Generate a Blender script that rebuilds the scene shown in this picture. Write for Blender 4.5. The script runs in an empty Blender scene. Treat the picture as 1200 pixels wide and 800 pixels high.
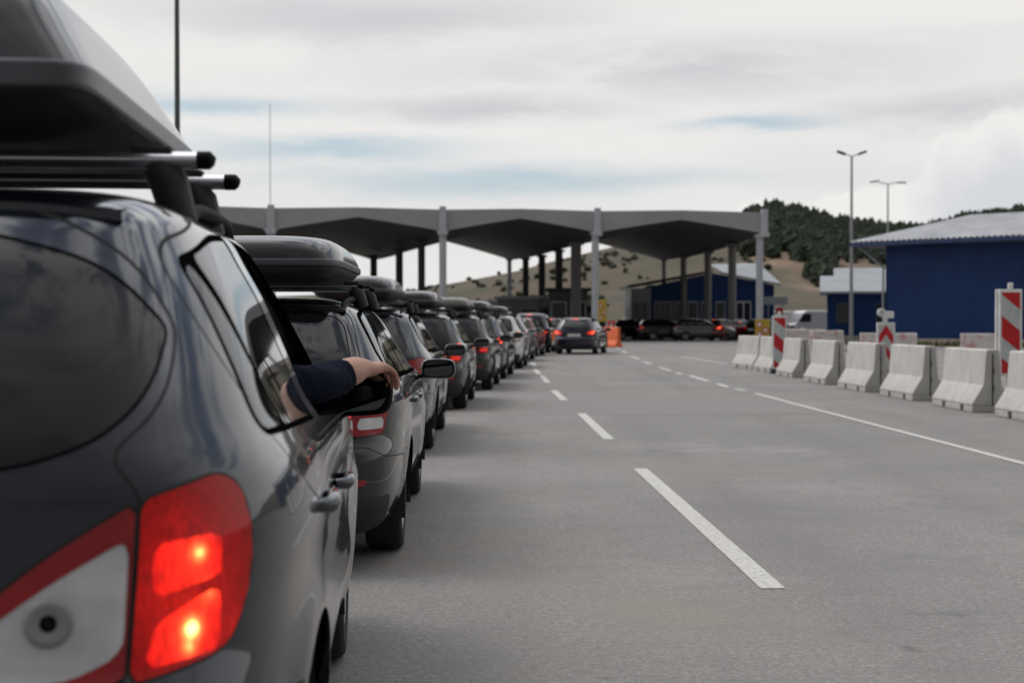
import bpy, bmesh, math, random
import numpy as np
from mathutils import Vector, Matrix
random.seed(7); np.random.seed(7)
PI = math.pi
scn = bpy.context.scene
COL = scn.collection
H0, F, CX, HY = 1.33, 1667.0, 600.0, 376.0       # eye height, focal length in photo pixels, principal point, horizon row

# ------------------------------------------------------------------ camera
cam = bpy.data.cameras.new('camera'); camo = bpy.data.objects.new('camera', cam); COL.objects.link(camo)
camo.location = (0, 0, H0); camo.rotation_euler = (math.radians(90 - 0.825), 0, 0)
cam.sensor_width = 36; cam.lens = 50; cam.clip_start = .05; cam.clip_end = 6000
cam.dof.use_dof = True; cam.dof.focus_distance = 6.4; cam.dof.aperture_fstop = 3.4
scn.camera = camo

# ------------------------------------------------------------------ sky, sun
SUN_EL, SUN_AZ = math.radians(58), math.radians(-75)   # azimuth from +Y, clockwise positive
world = bpy.data.worlds.new("World"); scn.world = world; world.use_nodes = True
nt = world.node_tree; nt.nodes.clear()
def W(t, **k):
    n = nt.nodes.new(t)
    for a, b in k.items(): setattr(n, a, b)
    return n
def wmath(op, a, b=None, c=None, clamp=False):
    n = W('ShaderNodeMath', operation=op, use_clamp=clamp)
    for i, v in enumerate((a, b, c)):
        if v is None: continue
        if isinstance(v, (int, float)): n.inputs[i].default_value = v
        else: nt.links.new(v, n.inputs[i])
    return n.outputs[0]
def wsmooth(v, lo, hi):
    n = W('ShaderNodeMapRange', interpolation_type='SMOOTHSTEP')
    nt.links.new(v, n.inputs[0]); n.inputs[1].default_value = lo; n.inputs[2].default_value = hi
    return n.outputs[0]
def wmix(f, a, b):
    n = W('ShaderNodeMix', data_type='RGBA')
    if isinstance(f, (int, float)): n.inputs[0].default_value = f
    else: nt.links.new(f, n.inputs[0])
    for i, v in ((6, a), (7, b)):
        if isinstance(v, tuple): n.inputs[i].default_value = v + (1,)
        else: nt.links.new(v, n.inputs[i])
    return n.outputs[2]
tc = W('ShaderNodeTexCoord'); sep = W('ShaderNodeSeparateXYZ'); nt.links.new(tc.outputs['Generated'], sep.inputs[0])
X_, Y_, Z_ = sep.outputs
az = wmath('ARCTAN2', X_, Y_); el = wmath('ARCSINE', Z_)
def wnoise(sx, sy, sz, scale, detail=6, rough=.55, off=0., dist=0.):
    m = W('ShaderNodeMapping'); m.inputs['Scale'].default_value = (sx, sy, sz); m.inputs['Location'].default_value = (off, off*.7, off*.3)
    nt.links.new(tc.outputs['Generated'], m.inputs[0])
    n = W('ShaderNodeTexNoise'); n.inputs['Scale'].default_value = scale; n.inputs['Detail'].default_value = detail
    n.inputs['Roughness'].default_value = rough; n.inputs['Distortion'].default_value = dist
    nt.links.new(m.outputs[0], n.inputs['Vector']); return n.outputs['Fac']
sky = W('ShaderNodeTexSky', sky_type='NISHITA', sun_disc=False, sun_elevation=SUN_EL, sun_rotation=SUN_AZ, air_density=1.0, dust_density=1.5, ozone_density=1.0)
n1 = wnoise(1, 1, 5.0, 2.6, 7, .55, 3.1, .6)
n2 = wnoise(1, 1, 4.0, 5.0, 8, .6, 9.4, .3)
n3 = wnoise(1, 1, 7.0, 1.5, 5, .5, 5.7, .4)
# thin openings in the cloud deck low over the horizon
wob = wmath('MULTIPLY', wmath('SUBTRACT', n2, .5), .05)
elw = wmath('ADD', el, wob)
def band(c, s):
    d = wmath('DIVIDE', wmath('SUBTRACT', elw, c), s); return wmath('POWER', 2.718, wmath('MULTIPLY', wmath('MULTIPLY', d, d), -1.0))
def azwin(c, s):
    d = wmath('DIVIDE', wmath('SUBTRACT', az, c), s); return wmath('POWER', 2.718, wmath('MULTIPLY', wmath('MULTIPLY', d, d), -1.0))
gap1 = wmath('MULTIPLY', band(.098, .010), azwin(.0, .15))
gap2 = wmath('MULTIPLY', band(.147, .008), azwin(-.21, .07))
gap3 = wmath('MULTIPLY', band(.135, .005), azwin(.17, .05))
gap4 = wmath('MULTIPLY', band(.118, .009), azwin(-.13, .09))
gaps = wmath('MAXIMUM', wmath('MAXIMUM', gap1, gap2), wmath('MAXIMUM', gap3, gap4))
gapm = wmath('MULTIPLY', gaps, .95)
high = wmath('MULTIPLY', wsmooth(n1, .47, .56), wsmooth(el, .2, .5))
hole = wmath('MAXIMUM', gapm, wmath('MULTIPLY', wmath('MULTIPLY', high, .85), wsmooth(wmath('SUBTRACT', Y_, wmath('MULTIPLY', X_, .9)), -.75, -.15)))
bright = (8.6, 8.45, 8.25); grey = (5.9, 5.95, 6.25)
gb = wmath('MAXIMUM', wmath('MULTIPLY', band(.178, .018), azwin(.12, .17)), wmath('MULTIPLY', band(.150, .010), azwin(-.02, .10)))
gb = wmath('MAXIMUM', gb, wmath('MAXIMUM', wmath('MULTIPLY', band(.213, .020), azwin(-.10, .16)), wmath('MULTIPLY', band(.142, .016), azwin(.32, .13))))
greymask = wmath('MAXIMUM', wmath('MULTIPLY', gb, wsmooth(n2, .25, .6)), wmath('MULTIPLY', wsmooth(n3, .45, .65), wmath('ADD', .25, wmath('MULTIPLY', .75, wsmooth(el, .22, .3)))))
deck = wmix(wmath('MULTIPLY', greymask, .95), bright, grey)
deck = wmix(wmath('MULTIPLY', wsmooth(n2, .5, .68), .35), deck, (7.2, 7.25, 7.5))
skyblue = wmix(wmath('SUBTRACT', .62, wmath('MULTIPLY', .45, wsmooth(el, .22, .4))), sky.outputs[0], (5.9, 7.0, 7.7))
col = wmix(hole, deck, skyblue)
# a cumulus tower low on the right
cn = wnoise(1, 1, 1, 16, 6, .6, 2.2, .2)
def blob(ca, ce, ra, re):
    da = wmath('DIVIDE', wmath('SUBTRACT', az, ca), ra); de = wmath('DIVIDE', wmath('SUBTRACT', el, ce), re)
    d = wmath('SQRT', wmath('ADD', wmath('MULTIPLY', da, da), wmath('MULTIPLY', de, de)))
    return wmath('ADD', d, wmath('MULTIPLY', wmath('SUBTRACT', cn, .5), 1.1))
b1 = blob(.345, .075, .065, .062); b2 = blob(.25, .055, .12, .035); b0 = wmath('MINIMUM', b1, b2)
rimm = wmath('SUBTRACT', 1.0, wsmooth(b0, .9, 1.04)); inner = wmath('SUBTRACT', 1.0, wsmooth(blob(.335, .068, .060, .055), .35, 1.15))
cum = wmix(inner, (8.75, 8.65, 8.45), (6.5, 6.7, 7.1))
col = wmix(wmath('MULTIPLY', rimm, .9), col, cum)
lift = wmath('ADD', 1.0, wmath('MULTIPLY', wsmooth(el, .22, .9), wmath('MULTIPLY', wmath('MULTIPLY', wsmooth(n1, .66, .40), 1.9), wsmooth(wmath('SUBTRACT', Y_, wmath('MULTIPLY', X_, .5)), -.75, .35))))
dim = wsmooth(wmath('SUBTRACT', Y_, wmath('MULTIPLY', X_, .3)), -1.0, .1); lift = wmath('MULTIPLY', lift, wmath('ADD', .24, wmath('MULTIPLY', dim, .76)))
vm = W('ShaderNodeVectorMath', operation='SCALE'); nt.links.new(col, vm.inputs[0]); nt.links.new(lift, vm.inputs['Scale']); col = vm.outputs[0]
bg = W('ShaderNodeBackground'); bg.inputs['Strength'].default_value = .1
nt.links.new(col, bg.inputs['Color']); wo = W('ShaderNodeOutputWorld'); nt.links.new(bg.outputs[0], wo.inputs[0])

sun = bpy.data.lights.new('sun', 'SUN'); suno = bpy.data.objects.new('sun', sun); COL.objects.link(suno)
sun.energy = 1.1; sun.angle = math.radians(24); sun.color = (1, .96, .9)
sd = Vector((math.sin(SUN_AZ)*math.cos(SUN_EL), math.cos(SUN_AZ)*math.cos(SUN_EL), math.sin(SUN_EL)))
suno.rotation_euler = sd.to_track_quat('Z', 'Y').to_euler()

vs = scn.view_settings; vs.view_transform = 'Standard'; vs.look = 'None'; vs.exposure = 0.0; vs.gamma = 1; vs.use_curve_mapping = False
scn.cycles.use_denoising = True
scn.cycles.max_bounces = 8; scn.cycles.transparent_max_bounces = 16

# ------------------------------------------------------------------ materials
def newmat(name):
    m = bpy.data.materials.new(name); m.use_nodes = True
    return m, m.node_tree, m.node_tree.nodes['Principled BSDF']
def N(t, typ, **k):
    n = t.nodes.new(typ)
    for a, b in k.items(): setattr(n, a, b)
    return n
def tnoise(t, scale, detail=4, rough=.55, vec=None, sc=None, coord='Object'):
    c = N(t, 'ShaderNodeTexCoord'); v = c.outputs[coord]
    if sc:
        m = N(t, 'ShaderNodeMapping'); m.inputs['Scale'].default_value = sc; t.links.new(v, m.inputs[0]); v = m.outputs[0]
    n = N(t, 'ShaderNodeTexNoise'); n.inputs['Scale'].default_value = scale; n.inputs['Detail'].default_value = detail; n.inputs['Roughness'].default_value = rough
    t.links.new(v, n.inputs['Vector']); return n.outputs['Fac']
def tramp(t, v, stops):
    r = N(t, 'ShaderNodeValToRGB'); e = r.color_ramp.elements
    while len(e) < len(stops): e.new(.5)
    for i, (p, c) in enumerate(stops): e[i].position = p; e[i].color = tuple(c) + (1,)
    t.links.new(v, r.inputs[0]); return r.outputs[0]
def tmix(t, f, a, b, mode='MIX'):
    n = N(t, 'ShaderNodeMix', data_type='RGBA', blend_type=mode)
    for i, v in ((0, f), (6, a), (7, b)):
        if isinstance(v, (int, float)): n.inputs[i].default_value = v
        elif isinstance(v, tuple): n.inputs[i].default_value = v + (1,)
        else: t.links.new(v, n.inputs[i])
    return n.outputs[2]
def tbump(t, p, v, strength, dist=.01):
    b = N(t, 'ShaderNodeBump'); b.inputs['Strength'].default_value = strength; b.inputs['Distance'].default_value = dist
    t.links.new(v, b.inputs['Height']); t.links.new(b.outputs[0], p.inputs['Normal'])
def simple(name, col, rough=.5, metal=0., var=.12, scale=6, coat=0., bump=0., emit=None, es=0.):
    m, t, p = newmat(name)
    v = tnoise(t, scale, 5)
    c = tramp(t, v, [(.3, tuple(x*(1-var) for x in col)), (.7, tuple(min(1, x*(1+var)) for x in col))])
    t.links.new(c, p.inputs['Base Color']); p.inputs['Roughness'].default_value = rough; p.inputs['Metallic'].default_value = metal
    p.inputs['Coat Weight'].default_value = coat
    if bump: tbump(t, p, tnoise(t, scale*12, 3), bump)
    if emit: p.inputs['Emission Color'].default_value = emit + (1,); p.inputs['Emission Strength'].default_value = es
    return m
def paint(name, col, metal=.75, rough=.2):
    m, t, p = newmat('paint_' + name)
    fl = tnoise(t, 900, 1); du = tnoise(t, 3.5, 6, .65)
    c = tmix(t, fl, tuple(x*.8 for x in col), tuple(x*1.25 for x in col))
    t.links.new(c, p.inputs['Base Color']); p.inputs['Metallic'].default_value = metal
    r = N(t, 'ShaderNodeMapRange'); r.inputs[3].default_value = rough*.85; r.inputs[4].default_value = rough*1.25; t.links.new(du, r.inputs[0]); t.links.new(r.outputs[0], p.inputs['Roughness'])
    p.inputs['Coat Weight'].default_value = 1.0
    r2 = N(t, 'ShaderNodeMapRange'); r2.inputs[3].default_value = .01; r2.inputs[4].default_value = .05; t.links.new(du, r2.inputs[0]); t.links.new(r2.outputs[0], p.inputs['Coat Roughness'])
    p.inputs['Coat IOR'].default_value = 1.6 if name == 'graphite' else 1.5
    return m
def glassmat(name, tint):
    m = bpy.data.materials.new(name); m.use_nodes = True; t = m.node_tree; t.nodes.clear()
    tr = N(t, 'ShaderNodeBsdfTransparent'); tr.inputs[0].default_value = tint + (1,)
    gl = N(t, 'ShaderNodeBsdfGlossy'); gl.inputs['Roughness'].default_value = .03; gl.inputs[0].default_value = (.95, .97, 1, 1)
    fr = N(t, 'ShaderNodeFresnel'); fr.inputs[0].default_value = 1.5
    ad = N(t, 'ShaderNodeMath', operation='ADD', use_clamp=True); t.links.new(fr.outputs[0], ad.inputs[0]); ad.inputs[1].default_value = .005
    df = N(t, 'ShaderNodeBsdfDiffuse'); df.inputs[0].default_value = (.10, .105, .11, 1)
    du = N(t, 'ShaderNodeMapRange'); t.links.new(tnoise(t, 4, 6), du.inputs[0]); du.inputs[3].default_value = .02; du.inputs[4].default_value = .10
    m0 = N(t, 'ShaderNodeMixShader'); t.links.new(du.outputs[0], m0.inputs[0]); t.links.new(tr.outputs[0], m0.inputs[1]); t.links.new(df.outputs[0], m0.inputs[2])
    mx = N(t, 'ShaderNodeMixShader'); t.links.new(ad.outputs[0], mx.inputs[0]); t.links.new(m0.outputs[0], mx.inputs[1]); t.links.new(gl.outputs[0], mx.inputs[2])
    o = N(t, 'ShaderNodeOutputMaterial'); t.links.new(mx.outputs[0], o.inputs[0]); return m
M = {}
M['glass'] = glassmat('tinted_glass', (.10, .11, .115))
M['glass_clear'] = glassmat('clear_glass', (.42, .45, .45))
M['seam'] = simple('panel_gap', (.006, .006, .006), .8)
M['trim'] = simple('black_trim', (.006, .006, .006), .6, scale=20)
M['trim'].node_tree.nodes['Principled BSDF'].inputs['Specular IOR Level'].default_value = .06
M['rubber'] = simple('window_rubber', (.004, .004, .004), .9); M['rubber'].node_tree.nodes['Principled BSDF'].inputs['Specular IOR Level'].default_value = .0
M['plastic'] = simple('black_plastic', (.013, .013, .014), .6, scale=30, bump=.05)
M['boxlid'] = simple('roof_box_lid', (.008, .009, .011), .42, scale=4, coat=1.0, bump=.0); M['boxlid'].node_tree.nodes['Principled BSDF'].inputs['Coat IOR'].default_value = 1.75; M['boxlid'].node_tree.nodes['Principled BSDF'].inputs['Specular IOR Level'].default_value = .2; M['boxlid'].node_tree.nodes['Principled BSDF'].inputs['Coat Roughness'].default_value = .12
M['boxrim'] = simple('roof_box_rim', (.06, .065, .075), .35, scale=9)
M['tyre'] = simple('tyre_rubber', (.018, .018, .018), .85, scale=14, var=.3, bump=.2)
M['rim'] = simple('alloy_rim', (.42, .42, .43), .35, .85, scale=10)
M['alu'] = simple('brushed_aluminium', (.80, .82, .86), .3, .9, scale=8, var=.05); M['midgrey'] = simple('reflector_grey', (.22, .22, .23), .3, scale=8)
M['chrome'] = simple('chrome', (.75, .76, .78), .12, 1.0, scale=8, var=.05)
M['cabin'] = simple('cabin_fabric', (.03, .03, .032), .9, scale=20)
M['red_lens'] = simple('red_lens', (.26, .002, .005), .12, scale=12, coat=.4)
M['glow_lens'] = simple('red_lens_lit_from_inside', (.30, .004, .006), .15, scale=12, coat=.35)
M['white_lens'] = simple('clear_lens', (.62, .62, .64), .12, .25, scale=14, coat=1.0)
M['rev_lens'] = simple('reversing_lens', (.62, .63, .66), .10, .55, scale=14, coat=1.0)
M['orange_lens'] = simple('orange_lens', (.8, .2, .02), .2, scale=12, emit=(1, .22, .03), es=2.2)
M['brake'] = simple('lit_red_lens', (.8, .02, .01), .2, scale=12, emit=(1, .085, .03), es=2.2)
M['brakedim'] = simple('dim_red_lens', (.6, .015, .01), .2, scale=12, emit=(1, .03, .015), es=.45)
M['mirror'] = simple('mirror_glass', (.30, .33, .33), .03, 1.0, scale=3, var=.04)
M['plate'] = simple('plate_white', (.7, .7, .68), .4)
M['ink'] = simple('plate_ink', (.03, .03, .03), .5)
# lit lens of the close tail lamp: bulbs behind ribbed red plastic
def lamp_lit(name, spots, base, k):
    m, t, p = newmat(name)
    c = N(t, 'ShaderNodeTexCoord'); acc = None
    for (x, y, z, r, s) in spots:
        d = N(t, 'ShaderNodeVectorMath', operation='DISTANCE'); t.links.new(c.outputs['Object'], d.inputs[0]); d.inputs[1].default_value = (x, y, z)
        q = N(t, 'ShaderNodeMath', operation='DIVIDE'); t.links.new(d.outputs['Value'], q.inputs[0]); q.inputs[1].default_value = r
        q2 = N(t, 'ShaderNodeMath', operation='POWER'); t.links.new(q.outputs[0], q2.inputs[0]); q2.inputs[1].default_value = 1.5
        e = N(t, 'ShaderNodeMath', operation='POWER'); e.inputs[0].default_value = .37; t.links.new(q2.outputs[0], e.inputs[1])
        f = N(t, 'ShaderNodeMath', operation='MULTIPLY'); t.links.new(e.outputs[0], f.inputs[0]); f.inputs[1].default_value = s
        if acc is None: acc = f.outputs[0]
        else:
            a = N(t, 'ShaderNodeMath', operation='ADD'); t.links.new(acc, a.inputs[0]); t.links.new(f.outputs[0], a.inputs[1]); acc = a.outputs[0]
    mpg = N(t, 'ShaderNodeMapping'); mpg.inputs['Scale'].default_value = (1, 1, .35); t.links.new(c.outputs['Object'], mpg.inputs[0]); wv = N(t, 'ShaderNodeTexVoronoi', feature='F1'); wv.inputs['Scale'].default_value = 120; t.links.new(mpg.outputs[0], wv.inputs['Vector'])
    mr = N(t, 'ShaderNodeMapRange'); t.links.new(wv.outputs['Distance'], mr.inputs[0]); mr.inputs[3].default_value = 1.3; mr.inputs[4].default_value = .6
    a = N(t, 'ShaderNodeMath', operation='ADD'); t.links.new(acc, a.inputs[0]); a.inputs[1].default_value = base
    b = N(t, 'ShaderNodeMath', operation='MULTIPLY'); t.links.new(a.outputs[0], b.inputs[0]); t.links.new(mr.outputs[0], b.inputs[1])
    p.inputs['Base Color'].default_value = (.13, .001, .003, 1); p.inputs['Roughness'].default_value = .1; p.inputs['Specular IOR Level'].default_value = .35; p.inputs['Coat Weight'].default_value = .0
    sc_ = N(t, 'ShaderNodeMath', operation='MULTIPLY'); t.links.new(acc, sc_.inputs[0]); sc_.inputs[1].default_value = .22
    cr = tramp(t, sc_.outputs[0], [(.0, (1, .008, .006)), (.25, (1, .035, .012)), (.6, (1, .12, .03)), (1.0, (1, .5, .14))])
    t.links.new(cr, p.inputs['Emission Color']); mu = N(t, 'ShaderNodeMath', operation='MULTIPLY'); t.links.new(b.outputs[0], mu.inputs[0]); mu.inputs[1].default_value = k
    t.links.new(mu.outputs[0], p.inputs['Emission Strength']); return m

# ------------------------------------------------------------------ object helpers
def link(o, parent=None):
    COL.objects.link(o)
    if parent is not None: o.parent = parent
    return o
def tag(o, label=None, cat=None, group=None, kind=None):
    if label: o['label'] = label
    if cat: o['category'] = cat
    if group: o['group'] = group
    if kind: o['kind'] = kind
    return o
def empty(name, loc=(0, 0, 0), rz=0.):
    o = bpy.data.objects.new(name, None); o.empty_display_size = .3; o.location = loc; o.rotation_euler = (0, 0, rz); return link(o)
def mesh_obj(name, verts, faces, mats, parent=None, fm=None, smooth=False, normals=None):
    me = bpy.data.meshes.new(name); me.from_pydata([tuple(v) for v in verts], [], [tuple(f) for f in faces])
    for m in (mats if isinstance(mats, (list, tuple)) else [mats]): me.materials.append(m)
    if fm is not None: me.polygons.foreach_set('material_index', fm)
    me.polygons.foreach_set('use_smooth', [bool(smooth)]*len(me.polygons)); me.update()
    if normals is not None: me.normals_split_custom_set_from_vertices([tuple(n) for n in normals])
    o = bpy.data.objects.new(name, me); return link(o, parent)
class MB:
    def __init__(s): s.v = []; s.f = []; s.m = []; s.sm = []
    def add(s, vs, fs, mi=0, sm=False):
        b = len(s.v); s.v += [tuple(v) for v in vs]
        for f in fs: s.f.append(tuple(b+i for i in f)); s.m.append(mi); s.sm.append(sm)
        return s
    def box(s, c, size, mi=0, rz=0., bev=0., mat=None):
        bm = bmesh.new(); bmesh.ops.create_cube(bm, size=1)
        for v in bm.verts: v.co = Vector((v.co.x*size[0], v.co.y*size[1], v.co.z*size[2]))
        if bev: bmesh.ops.bevel(bm, geom=bm.edges[:], offset=bev, segments=2, affect='EDGES', profile=.7)
        R = mat if mat is not None else Matrix.Rotation(rz, 4, 'Z')
        for v in bm.verts: v.co = R @ v.co + Vector(c)
        bm.verts.index_update(); s.add([v.co[:] for v in bm.verts], [[v.index for v in f.verts] for f in bm.faces], mi); bm.free(); return s
    def tube(s, pts, r, mi=0, n=12, caps=True, flat=1.0):
        pts = [Vector(p) for p in pts]; rs = r if isinstance(r, (list, tuple)) else [r]*len(pts); vs = []
        for i, p in enumerate(pts):
            d = (pts[min(i+1, len(pts)-1)] - pts[max(i-1, 0)]).normalized()
            up = Vector((0, 0, 1)) if abs(d.z) < .9 else Vector((1, 0, 0))
            a = d.cross(up).normalized(); b = a.cross(d).normalized()
            for k in range(n):
                t = 2*PI*k/n; vs.append(p + a*math.cos(t)*rs[i] + b*math.sin(t)*rs[i]*flat)
        fs = [(i*n+k, i*n+(k+1) % n, (i+1)*n+(k+1) % n, (i+1)*n+k) for i in range(len(pts)-1) for k in range(n)]
        s.add(vs, fs, mi, True)
        if caps: s.add(vs[:n], [tuple(range(n))[::-1]], mi); s.add(vs[-n:], [tuple(range(n))], mi)
        return s
    def lathe(s, prof, axis_mat, mi=0, n=32):
        vs = []
        for (r, h) in prof:
            for k in range(n): t = 2*PI*k/n; vs.append(axis_mat @ Vector((r*math.cos(t), r*math.sin(t), h)))
        fs = [(i*n+k, i*n+(k+1) % n, (i+1)*n+(k+1) % n, (i+1)*n+k) for i in range(len(prof)-1) for k in range(n)]
        return s.add(vs, fs, mi, True)
    def prism(s, poly, p0, p1, xdir, zdir, mi=0):
        """2D polygon swept from p0 to p1"""
        xd, zd = Vector(xdir), Vector(zdir); p0, p1 = Vector(p0), Vector(p1); n = len(poly)
        a = [p0+xd*q[0]+zd*q[1] for q in poly]; b = [p1+xd*q[0]+zd*q[1] for q in poly]
        return s.add(a+b, [tuple(range(n))[::-1], tuple(range(n, 2*n))]+[(i, (i+1) % n, n+(i+1) % n, n+i) for i in range(n)], mi)
    def build(s, name, mats, parent=None, bevel=0.):
        o = mesh_obj(name, s.v, s.f, mats, parent, s.m); me = o.data
        me.polygons.foreach_set('use_smooth', s.sm)
        bm = bmesh.new(); bm.from_mesh(me); bmesh.ops.recalc_face_normals(bm, faces=bm.faces); bm.to_mesh(me); bm.free()
        if bevel:
            md = o.modifiers.new('bevel', 'BEVEL'); md.width = bevel; md.segments = 2; md.limit_method = 'ANGLE'; md.angle_limit = math.radians(35)
        return o
def at(px, py, D): return ((px-CX)/F*D, D, H0-(py-HY)*D/F)
def gp(px, py): D = H0*F/(py-HY); return ((px-CX)/F*D, D)

# ------------------------------------------------------------------ surface soup: a body surface cut exactly along outlines
def fillet(pts, r, n=5):
    out = []; m = len(pts)
    for i in range(m):
        p = np.array(pts[i], float); a = np.array(pts[i-1], float); b = np.array(pts[(i+1) % m], float)
        rr = r[i] if isinstance(r, (list, tuple)) else r
        la, lb = np.linalg.norm(a-p), np.linalg.norm(b-p); q = min(rr, la*.48, lb*.48)
        s, e = p+(a-p)/la*q, p+(b-p)/lb*q
        for k in range(n+1):
            t = k/n; out.append((1-t)**2*s+2*t*(1-t)*p+t*t*e)
    return np.array(out)
def sdpoly(P, poly):
    """signed distance, positive inside"""
    a = poly; b = np.roll(poly, -1, 0); d2 = np.full(len(P), 1e9); ins = np.zeros(len(P), bool)
    for p, q in zip(a, b):
        e = q-p; w = P-p; L = e@e
        if L < 1e-12: continue
        t = np.clip((w@e)/L, 0, 1); c = w-t[:, None]*e; d2 = np.minimum(d2, (c**2).sum(1))
        cond = (p[1] > P[:, 1]) != (q[1] > P[:, 1])
        with np.errstate(divide='ignore', invalid='ignore'):
            xi = (q[0]-p[0])*(P[:, 1]-p[1])/(q[1]-p[1])+p[0]
        ins ^= cond & (P[:, 0] < xi)
    d = np.sqrt(d2); return np.where(ins, d, -d)
class Soup:                                       # columns: x y z a(arc from the rear) b(arc from the front) nx ny nz
    def __init__(s, V, polys): s.V = V; s.polys = polys; s.tags = ['body']*len(polys)
    def clip(s, f):
        f = np.where(np.abs(f) < 4e-4, 0, f); V = [s.V]; nv = len(s.V); cache = {}; new = []; P2 = []; T2 = []; fl = f.tolist()
        for poly, tg in zip(s.polys, s.tags):
            fs = [fl[i] for i in poly]
            if min(fs) >= 0 or max(fs) <= 0: P2.append(poly); T2.append(tg); continue
            ip, op = [], []; n = len(poly)
            for k in range(n):
                i, j = poly[k], poly[(k+1) % n]; fi, fj = fs[k], fs[(k+1) % n]
                if fi >= 0: ip.append(i)
                if fi <= 0: op.append(i)
                if fi*fj < 0:
                    key = (i, j) if i < j else (j, i)
                    if key not in cache:
                        a, b = key; fa, fb = fl[a], fl[b]; t = fa/(fa-fb); r = s.V[a]*(1-t)+s.V[b]*t
                        cache[key] = nv+len(new); new.append(r)
                    ip.append(cache[key]); op.append(cache[key])
            if len(ip) > 2: P2.append(ip); T2.append(tg)
            if len(op) > 2: P2.append(op); T2.append(tg)
        if new: s.V = np.vstack([s.V, np.array(new)])
        s.polys, s.tags = P2, T2
    def sd(s, coord, poly):
        P = s.V[:, [1, 2]] if coord == 'side' else (s.V[:, [3, 2]] if coord == 'rear' else s.V[:, [4, 2]])
        return sdpoly(P, poly)
    def cent(s, f): return [sum(f[i] for i in p)/len(p) for p in s.polys]
    def carve(s, name, coord, poly, off=0., over=('body', 'seam', 'trim')):
        s.clip(s.sd(coord, poly)+off); f = s.cent((s.sd(coord, poly)+off).tolist())
        for k, c in enumerate(f):
            if c > 0 and (s.tags[k] in over or over == '*'): s.tags[k] = name
    def seam(s, coord, poly, w=.0035, name='seam', over=('body',)):
        s.clip(s.sd(coord, poly)-w); s.clip(s.sd(coord, poly)+w); f = s.cent(s.sd(coord, poly).tolist())
        for k, c in enumerate(f):
            if abs(c) < w and s.tags[k] in over: s.tags[k] = name
def outline(w, yr, yf, a, b, n, bf=None):
    m = (yr+yf)/2; h = (yf-yr)/2; bf = bf or b
    if w < 1e-4: return np.stack([np.zeros(n), np.linspace(yr, yf, n)], 1), np.linspace(0, yf-yr, n)
    xs = np.linspace(0, .93*w, 120); y1 = h*(1-(xs/w)**a)**(1/b)
    ys = np.linspace(y1[-1], 0, 160)[1:]; x2 = w*(1-(ys/h)**b)**(1/a)
    X = np.r_[xs, x2]; Y = np.r_[y1, ys]
    if bf == b: X3, Y3 = X, Y
    else:
        y1 = h*(1-(xs/w)**a)**(1/bf); ys = np.linspace(y1[-1], 0, 160)[1:]; X3 = np.r_[xs, w*(1-(ys/h)**bf)**(1/a)]; Y3 = np.r_[y1, ys]
    XX = np.r_[X, X3[::-1][1:]]; YY = np.r_[m-Y, (m+Y3)[::-1][1:]]
    s = np.r_[0, np.cumsum(np.hypot(np.diff(XX), np.diff(YY)))]
    t = np.linspace(0, s[-1], n); return np.stack([np.interp(t, s, XX), np.interp(t, s, YY)], 1), t
def interp_levels(L, m):
    L = np.array(L, float); d = np.r_[0, np.cumsum(np.sqrt((np.diff(L[:, 0])*1.6)**2+np.diff(L[:, 1])**2+(np.diff(L[:, 2])*.8)**2+(np.diff(L[:, 3])*.3)**2)+.01)]
    t = np.linspace(0, d[-1], m); out = np.zeros((m, L.shape[1]))
    for c in range(L.shape[1]):
        y = L[:, c]; dl = np.diff(y)/np.diff(d); g = np.zeros(len(y)); g[0], g[-1] = dl[0], dl[-1]
        for i in range(1, len(y)-1):
            g[i] = 0 if dl[i-1]*dl[i] <= 0 else 2*dl[i-1]*dl[i]/(dl[i-1]+dl[i])
        k = np.clip(np.searchsorted(d, t, 'right')-1, 0, len(d)-2); h = d[k+1]-d[k]; u = (t-d[k])/h
        out[:, c] = (2*u**3-3*u**2+1)*y[k]+(u**3-2*u**2+u)*h*g[k]+(-2*u**3+3*u**2)*y[k+1]+(u**3-u**2)*h*g[k+1]
    return out
def loft(levels, n, m, disp=None):
    LV = interp_levels(levels, m); G = np.zeros((m, n, 8))
    for j in range(m):
        z, w, yr, yf, a, b = LV[j][:6]; o, s = outline(w, yr, yf, a, b, n, LV[j][6] if LV.shape[1] > 6 else None)
        G[j, :, 0] = o[:, 0]; G[j, :, 1] = o[:, 1]; G[j, :, 2] = z; G[j, :, 3] = s; G[j, :, 4] = s[-1]-s
    if disp is not None: G[:, :, 0] += disp(G[:, :, 0], G[:, :, 1], G[:, :, 2])
    P = G[:, :, :3]; du = np.gradient(P, axis=1); dv = np.gradient(P, axis=0)
    nn = np.cross(du, dv); l = np.linalg.norm(nn, axis=2, keepdims=True); bad = l[:, :, 0] < 1e-9; nn = nn/np.maximum(l, 1e-9); nn[bad] = (0, 0, 1)
    nn[:, 0, 0] = 0; nn[:, -1, 0] = 0; nn[-1] = (0, 0, 1)
    nn /= np.maximum(np.linalg.norm(nn, axis=2, keepdims=True), 1e-9); G[:, :, 5:] = nn
    V = G.reshape(-1, 8); polys = [[j*n+i, j*n+i+1, (j+1)*n+i+1, (j+1)*n+i] for j in range(m-1) for i in range(n-1)]
    return V, polys, LV
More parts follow.
